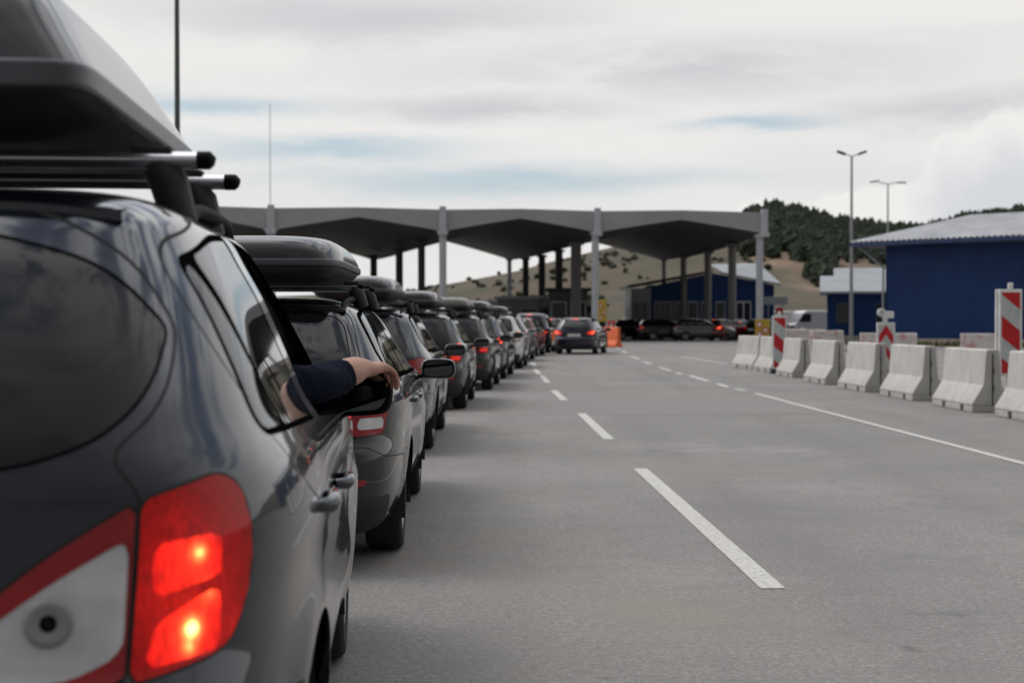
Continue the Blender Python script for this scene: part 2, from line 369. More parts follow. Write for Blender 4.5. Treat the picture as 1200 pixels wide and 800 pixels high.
def extract(sp, want, bulge=0., sdf=None):
    """the polygons of a tag as arrays (right half), welded copy of the vertices"""
    idx = [k for k, t in enumerate(sp.tags) if t in want]; used = {}; F_ = []
    for k in idx:
        f = []
        for i in sp.polys[k]:
            if i not in used: used[i] = len(used)
            if not f or f[-1] != used[i]: f.append(used[i])
        F_.append(f)
    ids = list(used); V = sp.V[ids].copy()
    if bulge and sdf is not None:
        d = np.clip(sdf[ids]/.02, 0, 1); V[:, :3] += V[:, 5:8]*(bulge*np.sqrt(np.maximum(d, 0)))[:, None]
    return V, F_, [sp.tags[k] for k in idx]
def surf_obj(name, V, Fs, mats, parent, mirror='both', fm=None):
    """mirror: both = one mesh of both halves; r / l = one side"""
    P, Nn, FF, FM = [], [], [], []
    def half(sg):
        b = len(P)
        for r in V: P.append((sg*r[0], r[1], r[2])); Nn.append((sg*r[5], r[6], r[7]))
        for k, f in enumerate(Fs): FF.append([b+i for i in (f if sg > 0 else f[::-1])]); FM.append(fm[k] if fm else 0)
    if mirror in ('both', 'r'): half(1)
    if mirror in ('both', 'l'): half(-1)
    return mesh_obj(name, P, FF, mats, parent, FM, True, Nn)

# ------------------------------------------------------------------ cars
BASE_NEAR = [(.20, .76, .14, 4.12), (.27, .83, .06, 4.20), (.40, .872, .012, 4.27), (.56, .886, 0, 4.30), (.66, .89, .008, 4.29), (.715, .89, .035, 4.26),
    (.76, .89, .062, 4.22), (.86, .892, .078, 4.14), (.94, .892, .088, 4.0), (1.0, .884, .098, 3.8), (1.05, .866, .108, 3.52), (1.09, .842, .122, 3.25), (1.14, .812, .145, 3.02),
    (1.25, .768, .205, 2.78), (1.38, .715, .29, 2.52), (1.47, .668, .355, 2.33), (1.53, .635, .41, 2.20), (1.572, .575, .50, 2.06), (1.597, .45, .68, 1.88), (1.610, .25, .95, 1.6), (1.612, 0, 1.2, 1.4)]
BASE_WAGON = [(.19, .74, .14, 4.42), (.26, .81, .06, 4.50), (.38, .85, .012, 4.57), (.52, .865, 0, 4.60), (.62, .87, .008, 4.59), (.665, .87, .035, 4.56),
    (.71, .87, .06, 4.50), (.80, .873, .072, 4.40), (.87, .872, .08, 4.2), (.92, .864, .09, 3.95), (.96, .848, .10, 3.66), (.99, .826, .113, 3.40), (1.03, .80, .135, 3.2),
    (1.14, .745, .205, 2.95), (1.26, .685, .30, 2.66), (1.345, .635, .37, 2.45), (1.40, .585, .43, 2.28), (1.435, .51, .53, 2.12), (1.455, .39, .72, 1.95), (1.466, .21, 1.0, 1.7), (1.47, 0, 1.25, 1.5)]
TYPES = {
 'near': dict(lv=BASE_NEAR, n=230, m=130, a=4.0, b=8.0, ax=(.80, 3.42), rw=.34, arch=.375,
   rear_glass=([(-.3, 1.50), (.30, 1.495), (.54, 1.43), (.675, 1.315), (.645, 1.21), (.57, 1.135), (.44, 1.09), (-.3, 1.075)], [0, .15, .12, .02, .06, .08, .1, 0]),
   hatch=([(-.3, 1.552), (.40, 1.545), (.60, 1.44), (.70, 1.315), (.68, 1.19), (.585, 1.105), (.642, 1.035), (.625, .76), (.50, .70), (-.3, .695)], [0, .1, .1, .03, .06, .03, .02, .08, .08, 0]),
   side=[('quarter_window', [(.52, 1.43), (.555, 1.44), (.735, 1.117), (.52, 1.122)], [.02, .01, .015, .04]),
         ('side_window', [(.60, 1.458), (.90, 1.503), (1.25, 1.522), (1.41, 1.094), (.775, 1.114)], [.03, .3, .03, .03, .02]),
         ('front_window', [(1.47, 1.530), (1.82, 1.517), (2.14, 1.44), (2.68, 1.035), (1.63, 1.083)], [.03, .3, .2, .06, .04])],
   dlo=([(.508, 1.452), (.90, 1.520), (1.40, 1.545), (1.85, 1.532), (2.17, 1.455), (2.78, 1.015), (1.6, 1.075), (.49, 1.110)], [.04, .3, .3, .3, .2, .04, .1, .06]),
   doors=[[(1.58, .32), (1.585, 1.06), (1.42, 1.578), (.90, 1.558), (.46, 1.475), (.44, 1.28), (.62, 1.02), (1.10, .84), (1.22, .62), (1.24, .32)],
          [(2.72, .32), (2.80, 1.06), (2.18, 1.49), (1.82, 1.565), (1.42, 1.578), (1.585, 1.06), (1.58, .32)]],
   windscreen=([(-.3, 1.50), (.42, 1.49), (.58, 1.40), (.70, 1.15), (-.3, 1.10)], [0, .1, .1, .05, 0]),
   handles=[(.90, .935), (1.80, .880)], mirror=(2.80, 1.085, .14, .088, .07), roof=1.61),
 'wagon': dict(lv=BASE_WAGON, n=170, m=96, a=4.4, b=9.0, ax=(.98, 3.63), rw=.315, arch=.35,
   rear_glass=([(-.3, 1.375), (.42, 1.37), (.55, 1.33), (.615, 1.05), (.56, 1.0), (-.3, .99)], [0, .12, .08, .06, .06, 0]),
   hatch=([(-.3, 1.42), (.46, 1.415), (.61, 1.36), (.69, 1.02), (.66, .72), (.58, .69), (-.3, .685)], .06),
   side=[('quarter_window', [(.60, 1.35), (.93, 1.385), (1.05, 1.035), (.62, 1.04), (.50, 1.14)], [.05, .03, .03, .05, .08]),
         ('side_window', [(1.00, 1.388), (1.55, 1.403), (1.68, 1.02), (1.12, 1.03)], [.03, .03, .03, .03]),
         ('front_window', [(1.63, 1.402), (2.02, 1.385), (2.30, 1.32), (2.80, 1.00), (1.76, 1.015)], [.03, .3, .2, .05, .03])],
   dlo=([(.55, 1.37), (1.0, 1.41), (1.6, 1.425), (2.05, 1.408), (2.34, 1.34), (2.93, .98), (1.7, .99), (.60, 1.01), (.45, 1.12)], [.08, .3, .3, .3, .2, .04, .1, .07, .08]),
   doors=[[(1.735, .30), (1.74, .97), (1.60, 1.44), (.98, 1.43), (1.08, 1.0), (1.30, .82), (1.40, .60), (1.42, .30)],
          [(2.93, .30), (3.0, .96), (2.32, 1.38), (2.02, 1.43), (1.60, 1.44), (1.74, .97), (1.735, .30)]],
   windscreen=([(-.3, 1.38), (.42, 1.37), (.56, 1.28), (.67, 1.05), (-.3, 1.0)], [0, .1, .1, .05, 0]),
   handles=[(1.24, .86), (1.96, .845)], mirror=(2.98, .985, .125, .072, .06), roof=1.47),
}
def remap(base, dy, dz):
    """another body style from a template: dy, dz map its y and z"""
    T = dict(base); fy = lambda y: float(np.interp(y, dy[0], dy[1])); fz = lambda z: float(np.interp(z, dz[0], dz[1]))
    T['lv'] = [(fz(z), w, (fy(yr)), fy(yf)) for z, w, yr, yf in base['lv']]
    mp = lambda L: [(fy(y), fz(z)) for y, z in L]; mz = lambda L: [(y, fz(z)) for y, z in L]
    for k in ('rear_glass', 'hatch', 'windscreen'): T[k] = (mz(base[k][0]), base[k][1])
    T['side'] = [(n, mp(p), r) for n, p, r in base['side']]; T['dlo'] = (mp(base['dlo'][0]), base['dlo'][1])
    T['doors'] = [mp(p) for p in base['doors']]; T['handles'] = mp(base['handles']); m = base['mirror']; T['mirror'] = (fy(m[0]), fz(m[1])) + m[2:]
    T['ax'] = (fy(base['ax'][0]), fy(base['ax'][1])); T['roof'] = fz(base['roof']); return T
TYPES['suv'] = remap(TYPES['wagon'], ([0, 1, 2.4, 4.6], [0, .94, 2.3, 4.35]), ([.19, .7, 1.0, 1.47], [.20, .74, 1.03, 1.50]))
TYPES['hatchback'] = remap(TYPES['wagon'], ([0, .98, 2.4, 4.6], [0, .80, 2.1, 4.12]), ([.19, .7, 1.0, 1.47], [.19, .70, .99, 1.455]))
TYPES['van'] = remap(TYPES['wagon'], ([0, .98, 2.4, 4.6], [0, .88, 2.5, 4.4]), ([.19, .7, 1.0, 1.47], [.2, .74, 1.04, 1.66]))

def width_at(T, y, z):
    L = np.array(T['lv']); w, yr, yf = (np.interp(z, L[:, 0], L[:, k]) for k in (1, 2, 3))
    u = min(1, abs(y-(yr+yf)/2)/((yf-yr)/2)); return float(w*(1-u**T['b'])**(1/T['a']))
def make_wheel(parent, x, y, r, side, W=.215):
    e = bpy.data.objects.new('wheel', None); e.location = (x, y, r); link(e, parent)
    R = Matrix.Rotation(side*PI/2, 4, 'Y')
    t = MB(); h = W/2
    t.lathe([(r*.66, -h*.9), (r*.80, -h), (r*.93, -h*.98), (r*.985, -h*.8), (r, -h*.4), (r, h*.4), (r*.985, h*.8), (r*.93, h*.98), (r*.80, h), (r*.66, h*.9), (r*.64, 0), (r*.66, -h*.9)], R, n=40)
    t.build('tyre', M['tyre'], e)
    q = MB(); q.lathe([(r*.665, h*.88), (r*.64, h*.92), (r*.60, h*.75), (r*.58, -h*.5), (.03, -h*.5)], R, n=40)
    q.lathe([(.001, h*.62), (.035, h*.66), (.055, h*.58), (.06, 0)], R, n=20)
    for k in range(5):
        a = 2*PI*k/5
        for s_ in (-.10, .10):
            c, d = math.cos(a+s_), math.sin(a+s_); c2, d2 = math.cos(a+s_*1.6), math.sin(a+s_*1.6)
            q.tube([R @ Vector((c*.04, d*.04, h*.5)), R @ Vector((c2*r*.62, d2*r*.62, h*.72))], [.018, .014], n=8)
    q.lathe([(r*.45, h*.05), (r*.45, 0), (.05, 0)], R, n=24)
    q.build('rim', M['rim'], e)
def make_mirror(parent, T, sg, pm):
    y, z, hw, hh, dp = T['mirror']; xb = width_at(T, y-.05, z-.06)
    cx = .905 if hw > .13 else xb+.045+hw*.72
    V, polys, _ = loft([(-hh, hw*.35, -dp*.45, dp*.5, 2.5, 2.5), (-hh*.9, hw*.78, -dp*.8, dp*.75, 3, 3), (-hh*.5, hw*.97, -dp*.95, dp*.95, 3, 3), (0, hw, -dp, dp, 3, 3), (hh*.55, hw*.96, -dp*.95, dp*.92, 3, 3), (hh*.9, hw*.75, -dp*.75, dp*.6, 3, 3), (hh, hw*.3, -dp*.4, dp*.3, 2.5, 2.5)], 36, 24)
    V[:, 1] = np.where(V[:, 1] < -dp*.62, -dp*.62+(V[:, 1]+dp*.62)*.15, V[:, 1])
    P, FF = [], []
    for s in (1, -1):
        b = len(P); P += [(cx*sg+s*r[0], y+r[1], z+r[2]) for r in V]; FF += [[b+i for i in (f if s > 0 else f[::-1])] for f in polys]
    o = mesh_obj('wing_mirror', P, FF, pm, parent, None, True)
    k = MB(); k.tube([(sg*(xb-.02), y+.02, z-.055), (sg*(xb+.05), y+.02, z-.05), (sg*(cx-hw*.4), y+.01, z-.03)], [.03, .026, .034], n=10, flat=.6); k.build('mirror_arm', M['trim'], o)
    pts = fillet([(-hw*.86, -hh*.55), (-hw*.5, -hh*.82), (hw*.72, -hh*.7), (hw*.9, hh*.1), (hw*.7, hh*.72), (-hw*.72, hh*.78)], .04)
    yy = y-dp*.70; sgx = sg
    fr = MB(); fr.prism([(p[0]*1.09, p[1]*1.09) for p in pts], (sgx*cx, yy+.03, z), (sgx*cx, yy-.004, z), (sgx, 0, 0), (0, 0, 1)); fr.build('mirror_bezel', M['trim'], o)
    g = MB(); ca, sa = math.cos(.17), math.sin(.17); g.prism([tuple(p) for p in pts], (sgx*cx, yy-.005-hw*.16, z), (sgx*cx, yy-.010-hw*.16, z), (sgx*ca, -sa, 0), (0, 0, 1)); g.build('mirror_glass', M['mirror'], o)
    return o
def make_box(parent, y0, z0, L, Wd, Ht, lidmat=None, xo=0., tray=.30):
    e = bpy.data.objects.new('roof_box', None); e.location = (xo, y0, z0); link(e, parent)
    w = Wd/2; t = Ht*tray; rw_ = Ht*.14 if tray > .2 else .048
    def part(name, lv, mats, n=70, m=40):
        V, polys, _ = loft(lv, n*2 if tray < .2 else n, m*2 if tray < .2 else m); return surf_obj(name, V, polys, mats, e)
    A_, B_, C_ = (16, 22, 4.0) if tray < .2 else (7, 10, 4.5); ins = (.045, .085, .13, .20) if tray < .2 else (.012, .028, .055, .12)
    part('box_base', [(0, 0, L*.35, L*.65, 5, 6, 4), (.004, w*.55, L*.12, L*.85, 5, 6, 4), (.02, w*.82, .07, L-.12, 6, 10, 4), (t*.5+.01, w*.93, .03, L-.04, A_, B_, C_), (t+.005, w*.97, .012, L-.01, A_, B_, C_)], M['plastic'], m=20)
    part('box_rim', [(t-.004, w*.965, .016, L-.014, A_, B_, C_), (t, w*.995, .002, L-.002, A_, B_, C_), (t+.010, w, 0, L, A_, B_, C_), (t+rw_-.010, w, 0, L, A_, B_, C_), (t+rw_, w*.992, .006, L-.006, A_, B_, C_), (t+rw_+.001, w*.96, .02, L-.02, A_, B_, C_)], M['boxrim'], m=16)
    b = t+rw_-.003; h = Ht-b
    part('box_lid', [(b, w*.988, .008, L-.010, A_, B_, C_), (b+h*.25, w-ins[0], ins[0]*.7, L-.12, A_*.85, B_*.85, 3.8), (b+h*.5, w-ins[1], ins[1]*.7, L-.26, A_*.75, B_*.75, 3.4), (b+h*.72, w-ins[2], ins[2]*.8, L-.45, A_*.65, B_*.6, 3.2), (b+h*.88, w-ins[3], ins[3]*.9, L-.68, A_*.5, B_*.5, 3), (b+h*.97, w*.45, .26, L-.95, 4, 5, 3), (b+h, 0, L*.30, L*.36, 3, 3, 3)], lidmat or M['boxlid'], m=60)
    return e
def make_bars(parent, T, ys, z, half, rail=True, bar_r=.026):
    xr = width_at(T, 1.2, T['roof']-.065)-(.075 if bar_r > .03 else .015)
    if rail:
        for sg in (1, -1):
            pts = []
            y0, y1 = (.98 if bar_r > .03 else .50), T['lv'][-4][3]-.02
            for k in range(15):
                u = k/14; y = y0+(y1-y0)*u; x = width_at(T, min(max(y, .66), y1-.12), T['roof']-.055)-.012; h = .045*(1-abs(2*u-1)**8)
                pts.append((sg*x, y, T['roof']-.058+h-.03*(abs(u-.5)*2)**3))
            r = MB(); r.tube(pts, .017, n=10); r.build('roof_rail', M['trim'], parent)
    for y in ys:
        b = MB(); b.tube([(-half+.034, y, z), (half-.034, y, z)], bar_r, n=16, flat=.55, caps=True)
        o = b.build('crossbar', M['alu'], parent)
        for sg in (1, -1):
            c = MB(); c.tube([(sg*(half-.036), y, z), (sg*(half-.010), y, z), (sg*half, y, z-.003)], [bar_r+.0015, bar_r+.0015, bar_r*.6], n=16, flat=.56); c.build('end_cap', M['trim'], o)
            f = MB(); f.tube([(sg*(xr-.02), y, z-.012), (sg*(xr+.005), y, z-.05), (sg*(xr+.03), y+.01, T['roof']-.06)], [.038, .045, .04], n=12, flat=1.); f.box((sg*(xr-.03), y, z+.018), (.09, .06, .022), bev=.008); f.build('bar_foot', M['plastic'], o)
TAILS = {  # tail-lamp pieces on the unrolled rear surface: (name, outline, radius, material)
 'near': [('lamp_outer', [(.632, .735), (.83, .765), (.882, .86), (.878, .985), (.845, 1.045), (.79, 1.066), (.645, 1.030)], [.02, .05, .06, .05, .04, .05, .02], 'glow_lens'),
          ('lamp_inner', [(.622, .738), (.635, 1.028), (.49, .945), (.35, .83), (.33, .77), (.39, .725)], [.015, .02, .1, .06, .04, .06], 'red_lens')],
 'block': [('lamp', [(.60, .72), (.835, .73), (.87, .86), (.86, 1.0), (.78, 1.02), (.70, .98), (.62, .86)], .03, 'red_lens')],
 'eye': [('lamp', [(.52, .80), (.80, .80), (.90, .86), (.88, .95), (.78, .965), (.62, .93), (.52, .88)], .03, 'brakedim')],
}
def build_car(key, name, tail='block', pmat=None, lit='brake', handles_n=2, opened=False, rails=True, plate=True):
    T = TYPES[key]; root = empty(name)
    axr, axf = T['ax']; rw, ar = T['rw'], T['arch']
    zt = T['lv'][8][0]
    def disp(x, y, z):
        d = np.zeros_like(x); m = (x > .55)
        for yc in (axr, axf):
            r = np.hypot(y-yc, (z-rw)*1.0); d += .018*np.exp(-((r-ar)/.07)**2)*m*np.clip((z-.1)/.2, 0, 1)
        d += .012*np.exp(-((y-axr-.1)/.5)**2)*np.exp(-((z-zt+.02)/.07)**2)*m
        d -= .010*np.exp(-((z-(zt-.10))/.06)**2)*m*np.clip((y-axr-.2)/.4, 0, 1)*np.clip((axf-.2-y)/.4, 0, 1)
        d += .010*np.exp(-((z-(zt-.42))/.07)**2)*m*np.clip((y-axr-.3)/.3, 0, 1)*np.clip((axf-.3-y)/.3, 0, 1)
        return d
    lv = [(z, w, yr, yf, T['a'], T['b']) for z, w, yr, yf in T['lv']]
    V, polys, _ = loft(lv, T['n'], T['m'], disp); S = Soup(V, polys)
    # openings and panels
    for yc in (axr, axf):
        th = np.linspace(0, 2*PI, 48, endpoint=False)
        circ = np.stack([yc+ar*np.cos(th), rw+ar*np.sin(th)], 1)
        S.carve('lip', 'side', circ, .022, ('body',)); S.carve('gone', 'side', circ, 0, ('body', 'lip'))
    S.carve('sill', 'side', np.array([(axr+ar, -1), (axf-ar, -1), (axf-ar, T['lv'][1][0]+.045), (axr+ar, T['lv'][1][0]+.045)]), 0, ('body',))
    S.carve('bumper_low', 'rear', np.array([(-1, -1), (.95, -1), (.95, T['lv'][2][0]+.02), (-1, T['lv'][2][0]+.02)]), 0, ('body',))
    S.carve('trim', 'side', fillet(T['dlo'][0], T['dlo'][1]), 0, ('body',))
    if key == 'near': S.carve('lip', 'side', np.array([(1.285, 1.60), (1.435, 1.60), (1.60, 1.03), (1.445, 1.03)]), 0, ('trim',))
    glass = []
    for nm, p, r in T['side']: S.carve(nm, 'side', fillet(p, r), 0, ('trim', 'body', 'lip')); glass.append(nm)
    S.seam('rear', fillet(*T['hatch']))
    for p in T['doors']: S.seam('side', fillet(p, .14 if key == 'near' else .05), over=('body', 'sill'))
    zb = T['lv'][4][0]; S.seam('rear', np.array([(-2, zb+.045), (.70, zb+.045), (.86, zb-.01), (1.25, zb-.03), (1.25, -1), (-2, -1)]), .003)
    S.carve('glass_edge', 'rear', fillet(*T['rear_glass']), .007, ('body', 'seam')); S.carve('rear_window', 'rear', fillet(*T['rear_glass']), 0, ('body', 'glass_edge', 'seam'))
    S.carve('windscreen', 'front', fillet(*T['windscreen']), 0, ('body', 'trim'))
    hz = T['lv'][7][0]; S.carve('headlight', 'front', fillet([(.45, hz-.12), (.80, hz-.10), (1.15, hz+.02), (1.1, hz+.07), (.80, hz+.03), (.5, hz-.03)], .03), 0, ('body',))
    S.carve('grille', 'front', fillet([(-.4, hz-.13), (.38, hz-.13), (.42, hz-.03), (-.4, hz-.02)], .02), 0, ('body',)); S.carve('grille', 'front', fillet([(-.4, hz-.42), (.52, hz-.42), (.46, hz-.25), (-.4, hz-.25)], .02), 0, ('body',))
    lamps = []
    dz = zt-(.94 if key == 'near' else .87)
    for nm, p, r, mt in TAILS[tail]:
        p = fillet([(a, z+dz) for a, z in p], r); S.carve(nm+'_gap', 'rear', p, .005, ('body', 'seam')); S.carve(nm, 'rear', p, 0, ('body', 'seam', nm+'_gap'))
        lamps.append((nm, p, mt))
        if tail == 'near' and nm == 'lamp_outer': S.carve('lamp_lit', 'rear', fillet([(.660, .868), (.79, .895), (.79, .968), (.662, .957)], .010), 0, (nm,)); S.carve('lamp_lit', 'rear', fillet([(.650, .752), (.795, .768), (.792, .878), (.74, .862), (.668, .828)], .012), 0, (nm,))
        if tail == 'near' and nm == 'lamp_inner': S.carve('lamp_clear', 'rear', fillet([(.618, .785), (.622, .972), (.50, .903), (.385, .822), (.372, .772), (.42, .747), (.53, .745)], .03), 0, (nm,))
        if tail == 'block': S.carve('lamp_clear', 'rear', fillet([(.64, .755+dz), (.815, .76+dz), (.82, .82+dz), (.65, .815+dz)], .01), 0, (nm,)); S.carve('lamp_lit', 'rear', fillet([(.655, .84+dz), (.845, .84+dz), (.85, .995+dz), (.77, 1.0+dz), (.70, .955+dz)], .02), 0, (nm,))
        if tail == 'eye': S.carve('lamp_lit', 'rear', fillet([(.62, .82+dz), (.82, .82+dz), (.86, .93+dz), (.72, .92+dz)], .02), 0, (nm,))
    if key != 'near': S.carve('bumper_reflector', 'rear', fillet([(.56, zb-.16), (.72, zb-.155), (.72, zb-.12), (.56, zb-.125)], .008), 0, ('body',))
    bt = ('body', 'seam', 'trim', 'lip', 'sill', 'bumper_low', 'glass_edge', 'grille') + tuple(n+'_gap' for n, _, _ in lamps)
    bv, bf, tg = extract(S, bt)
    mi = {'body': 0, 'seam': 1, 'trim': 2, 'lip': 0, 'sill': 3, 'bumper_low': 3, 'glass_edge': 2, 'grille': 3}
    surf_obj('body', bv, bf, [pmat or M['p_black'], M['seam'], M['rubber'], M['plastic']], root, 'both', [mi.get(t, 1) for t in tg])
    def part(nm, want, mat, sides, parent=root, bulge=0., poly=None, coord='rear'):
        sdf = S.sd(coord, poly) if poly is not None else None
        v, f, _ = extract(S, want, bulge, sdf)
        if not f: return []
        return [surf_obj(nm, v, f, mat, parent, s) for s in sides]
    part('rear_window', ('rear_window',), M['glass'], ('both',)); part('windscreen', ('windscreen',), M['glass_clear'], ('both',))
    for g in glass:
        nice = 'quarter_window' if g == 'quarter_window' else 'side_window'
        if opened and g == 'front_window': part(nice, (g,), M['glass_clear'], ('l',))
        else: part(nice, (g,), M['glass'] if g != 'front_window' else M['glass_clear'], ('r', 'l'))
    part('headlight', ('headlight',), M['white_lens'], ('r', 'l')); part('reflector', ('bumper_reflector',), M['red_lens'], ('r', 'l'))
    for side in ('r', 'l'):
        host = None
        for nm, p, mt in lamps:
            o = part('taillight', (nm,), M[mt], (side,), root, .012 if key == 'near' else .008, p)[0]
            if host is None: host = o
            if tail == 'near' and nm == 'lamp_inner': part('reversing_light', ('lamp_clear',), M['rev_lens'], (side,), o, .010, p)
            if nm in ('lamp_outer', 'lamp'):
                part('lit_segment', ('lamp_lit',), lit if side == 'r' or key != 'near' else M['brake'], (side,), o, .012 if key == 'near' else .008, p)
                if tail == 'block': part('reversing_light', ('lamp_clear',), M['rev_lens'], (side,), o, .008, p)
    # under and inside
    yf = T['lv'][2][3]; u = MB(); u.box((0, yf/2, .255), (1.16, yf-.35, .09)); u.box((0, (axr+axf)/2, .27), (1.60, axf-axr-2*ar-.06, .09))
    u.box((0, yf*.88, .5), (1.3, .3, .4))
    for yc in (axr, axf):
        for sg in (1, -1):
            vs_ = []
            for k in range(17):
                a = -.25+(PI+.5)*k/16
                for x in (.56, .865): vs_.append((sg*x, yc+(ar+.012)*math.cos(a), rw+(ar+.012)*math.sin(a)))
            u.add(vs_, [(2*k, 2*k+1, 2*k+3, 2*k+2) for k in range(16)]); u.add(vs_, [tuple(range(0, 34, 2))])
    u.tube([(.45, .02, .27), (.45, .5, .28)], .028, n=10)
    u.build('underbody', M['plastic'], root)
    c = MB(); bz = T['lv'][12][0]-.18; sy = T['handles'][1][0]+.05
    ps = MB(); ps.box((0, .58, bz-.06), (1.2, .7, .05)); ps.build('parcel_shelf', M['cabin'], root); c.box((0, T['mirror'][0]+.15, bz-.02), (1.35, .45, .22), bev=.05)
    c.build('dashboard', M['cabin'], root)
    for (sx, yy, ww) in ((.36, sy, .48), (-.36, sy, .48), (0, sy-.92, 1.2)):
        s_ = MB(); s_.box((sx, yy+.24, .48), (ww, .5, .16), bev=.04)
        s_.box((sx, yy-.06, .80), (ww, .13, .58), bev=.05, mat=Matrix.Rotation(.18, 4, 'X'))
        for hx in ([0] if ww < 1 else [-.36, .36]): s_.box((sx+hx, yy-.13, 1.19 if key == 'near' else 1.13), (.26, .09, .17), bev=.035, mat=Matrix.Rotation(.12, 4, 'X'))
        s_.build('car_seat', M['cabin'], root)
    for (y, z) in T['handles'][:handles_n]:
        for sg in (1, -1):
            x = width_at(T, y, z); h = MB()
            h.tube([(sg*(x-.002), y-.095, z), (sg*(x+.030), y-.082, z+.002), (sg*(x+.034), y, z+.003), (sg*(x+.030), y+.082, z+.002), (sg*(x-.002), y+.095, z)], [.012, .016, .017, .016, .012], n=10, flat=1.1)
            h.build('door_handle', pmat or M['p_black'], root)
    for yc in (axr, axf):
        for sg in (1, -1): make_wheel(root, sg*(.865-.115 if key == 'near' else .85-.115), yc, rw, sg)
    for sg in (1, -1): make_mirror(root, T, sg, pmat or M['p_black'] if key != 'near' else M['trim'])
    # rear spoiler lip, wiper, plate
    L = np.array(T['lv']); zs = T['roof']-.055
    sp = MB(); vs_ = []
    for k in range(25):
        u_ = -1+2*k/24; x = u_*.55; y = float(np.interp(zs, L[:, 0], L[:, 2]))+.05*abs(u_)**3
        vs_ += [(x, y+.10, zs+.018-.012*abs(u_)**4), (x, y-.055, zs-.004-.02*abs(u_)**4), (x, y-.05, zs-.02-.02*abs(u_)**4), (x, y+.06, zs-.032)]
    sp.add(vs_, [(4*k+j, 4*k+(j+1) % 4, 4*(k+1)+(j+1) % 4, 4*(k+1)+j) for k in range(24) for j in range(4)], 0, False); sp.add(vs_[:4], [(0, 1, 2, 3)]); sp.add(vs_[-4:], [(3, 2, 1, 0)])
    so = sp.build('rear_spoiler', pmat or M['p_black'], root)
    b3 = MB(); y3 = float(np.interp(zs, L[:, 0], L[:, 2])); b3.box((0, y3-.058, zs-.012), (.26, .008, .014)); b3.build('high_brake_light', lit if key != 'near' else M['red_lens'], so)
    zw = min(p[1] for p in T['rear_glass'][0])+.03; yw = float(np.interp(zw, L[:, 0], L[:, 2]))
    wi = MB(); wi.tube([(0, yw-.012, zw), (-.18, yw+.005, zw+.03), (-.36, yw+.035, zw+.05)], [.012, .007, .004], n=8, caps=True); wi.build('rear_wiper', M['trim'], root)
    if plate:
        zp = T['lv'][5][0]+.10; yp = float(np.interp(zp, L[:, 0], L[:, 2]))-.006
        pl = MB(); pl.box((0, yp, zp), (.52, .012, .11), bev=.004); po = pl.build('number_plate', M['plate'], root)
    return root
def children(o): return [c for c in bpy.data.objects if c.parent == o]
def index_children():
    d = {}
    for c in bpy.data.objects:
        if c.parent: d.setdefault(c.parent.name, []).append(c)
    return d
def copy_tree(o, idx, parent=None, swap=None, skip=()):
    c = o.copy(); COL.objects.link(c)
    if parent is not None: c.parent = parent
    if swap and c.type == 'MESH':
        for i, sl in enumerate(c.material_slots):
            if sl.material and sl.material.name in swap:
                new = swap[sl.material.name]; sl.link = 'OBJECT'; sl.material = new
    for ch in idx.get(o.name, []):
        if any(ch.name.startswith(s) for s in skip): continue
        copy_tree(ch, idx, c, swap, skip)
    return c

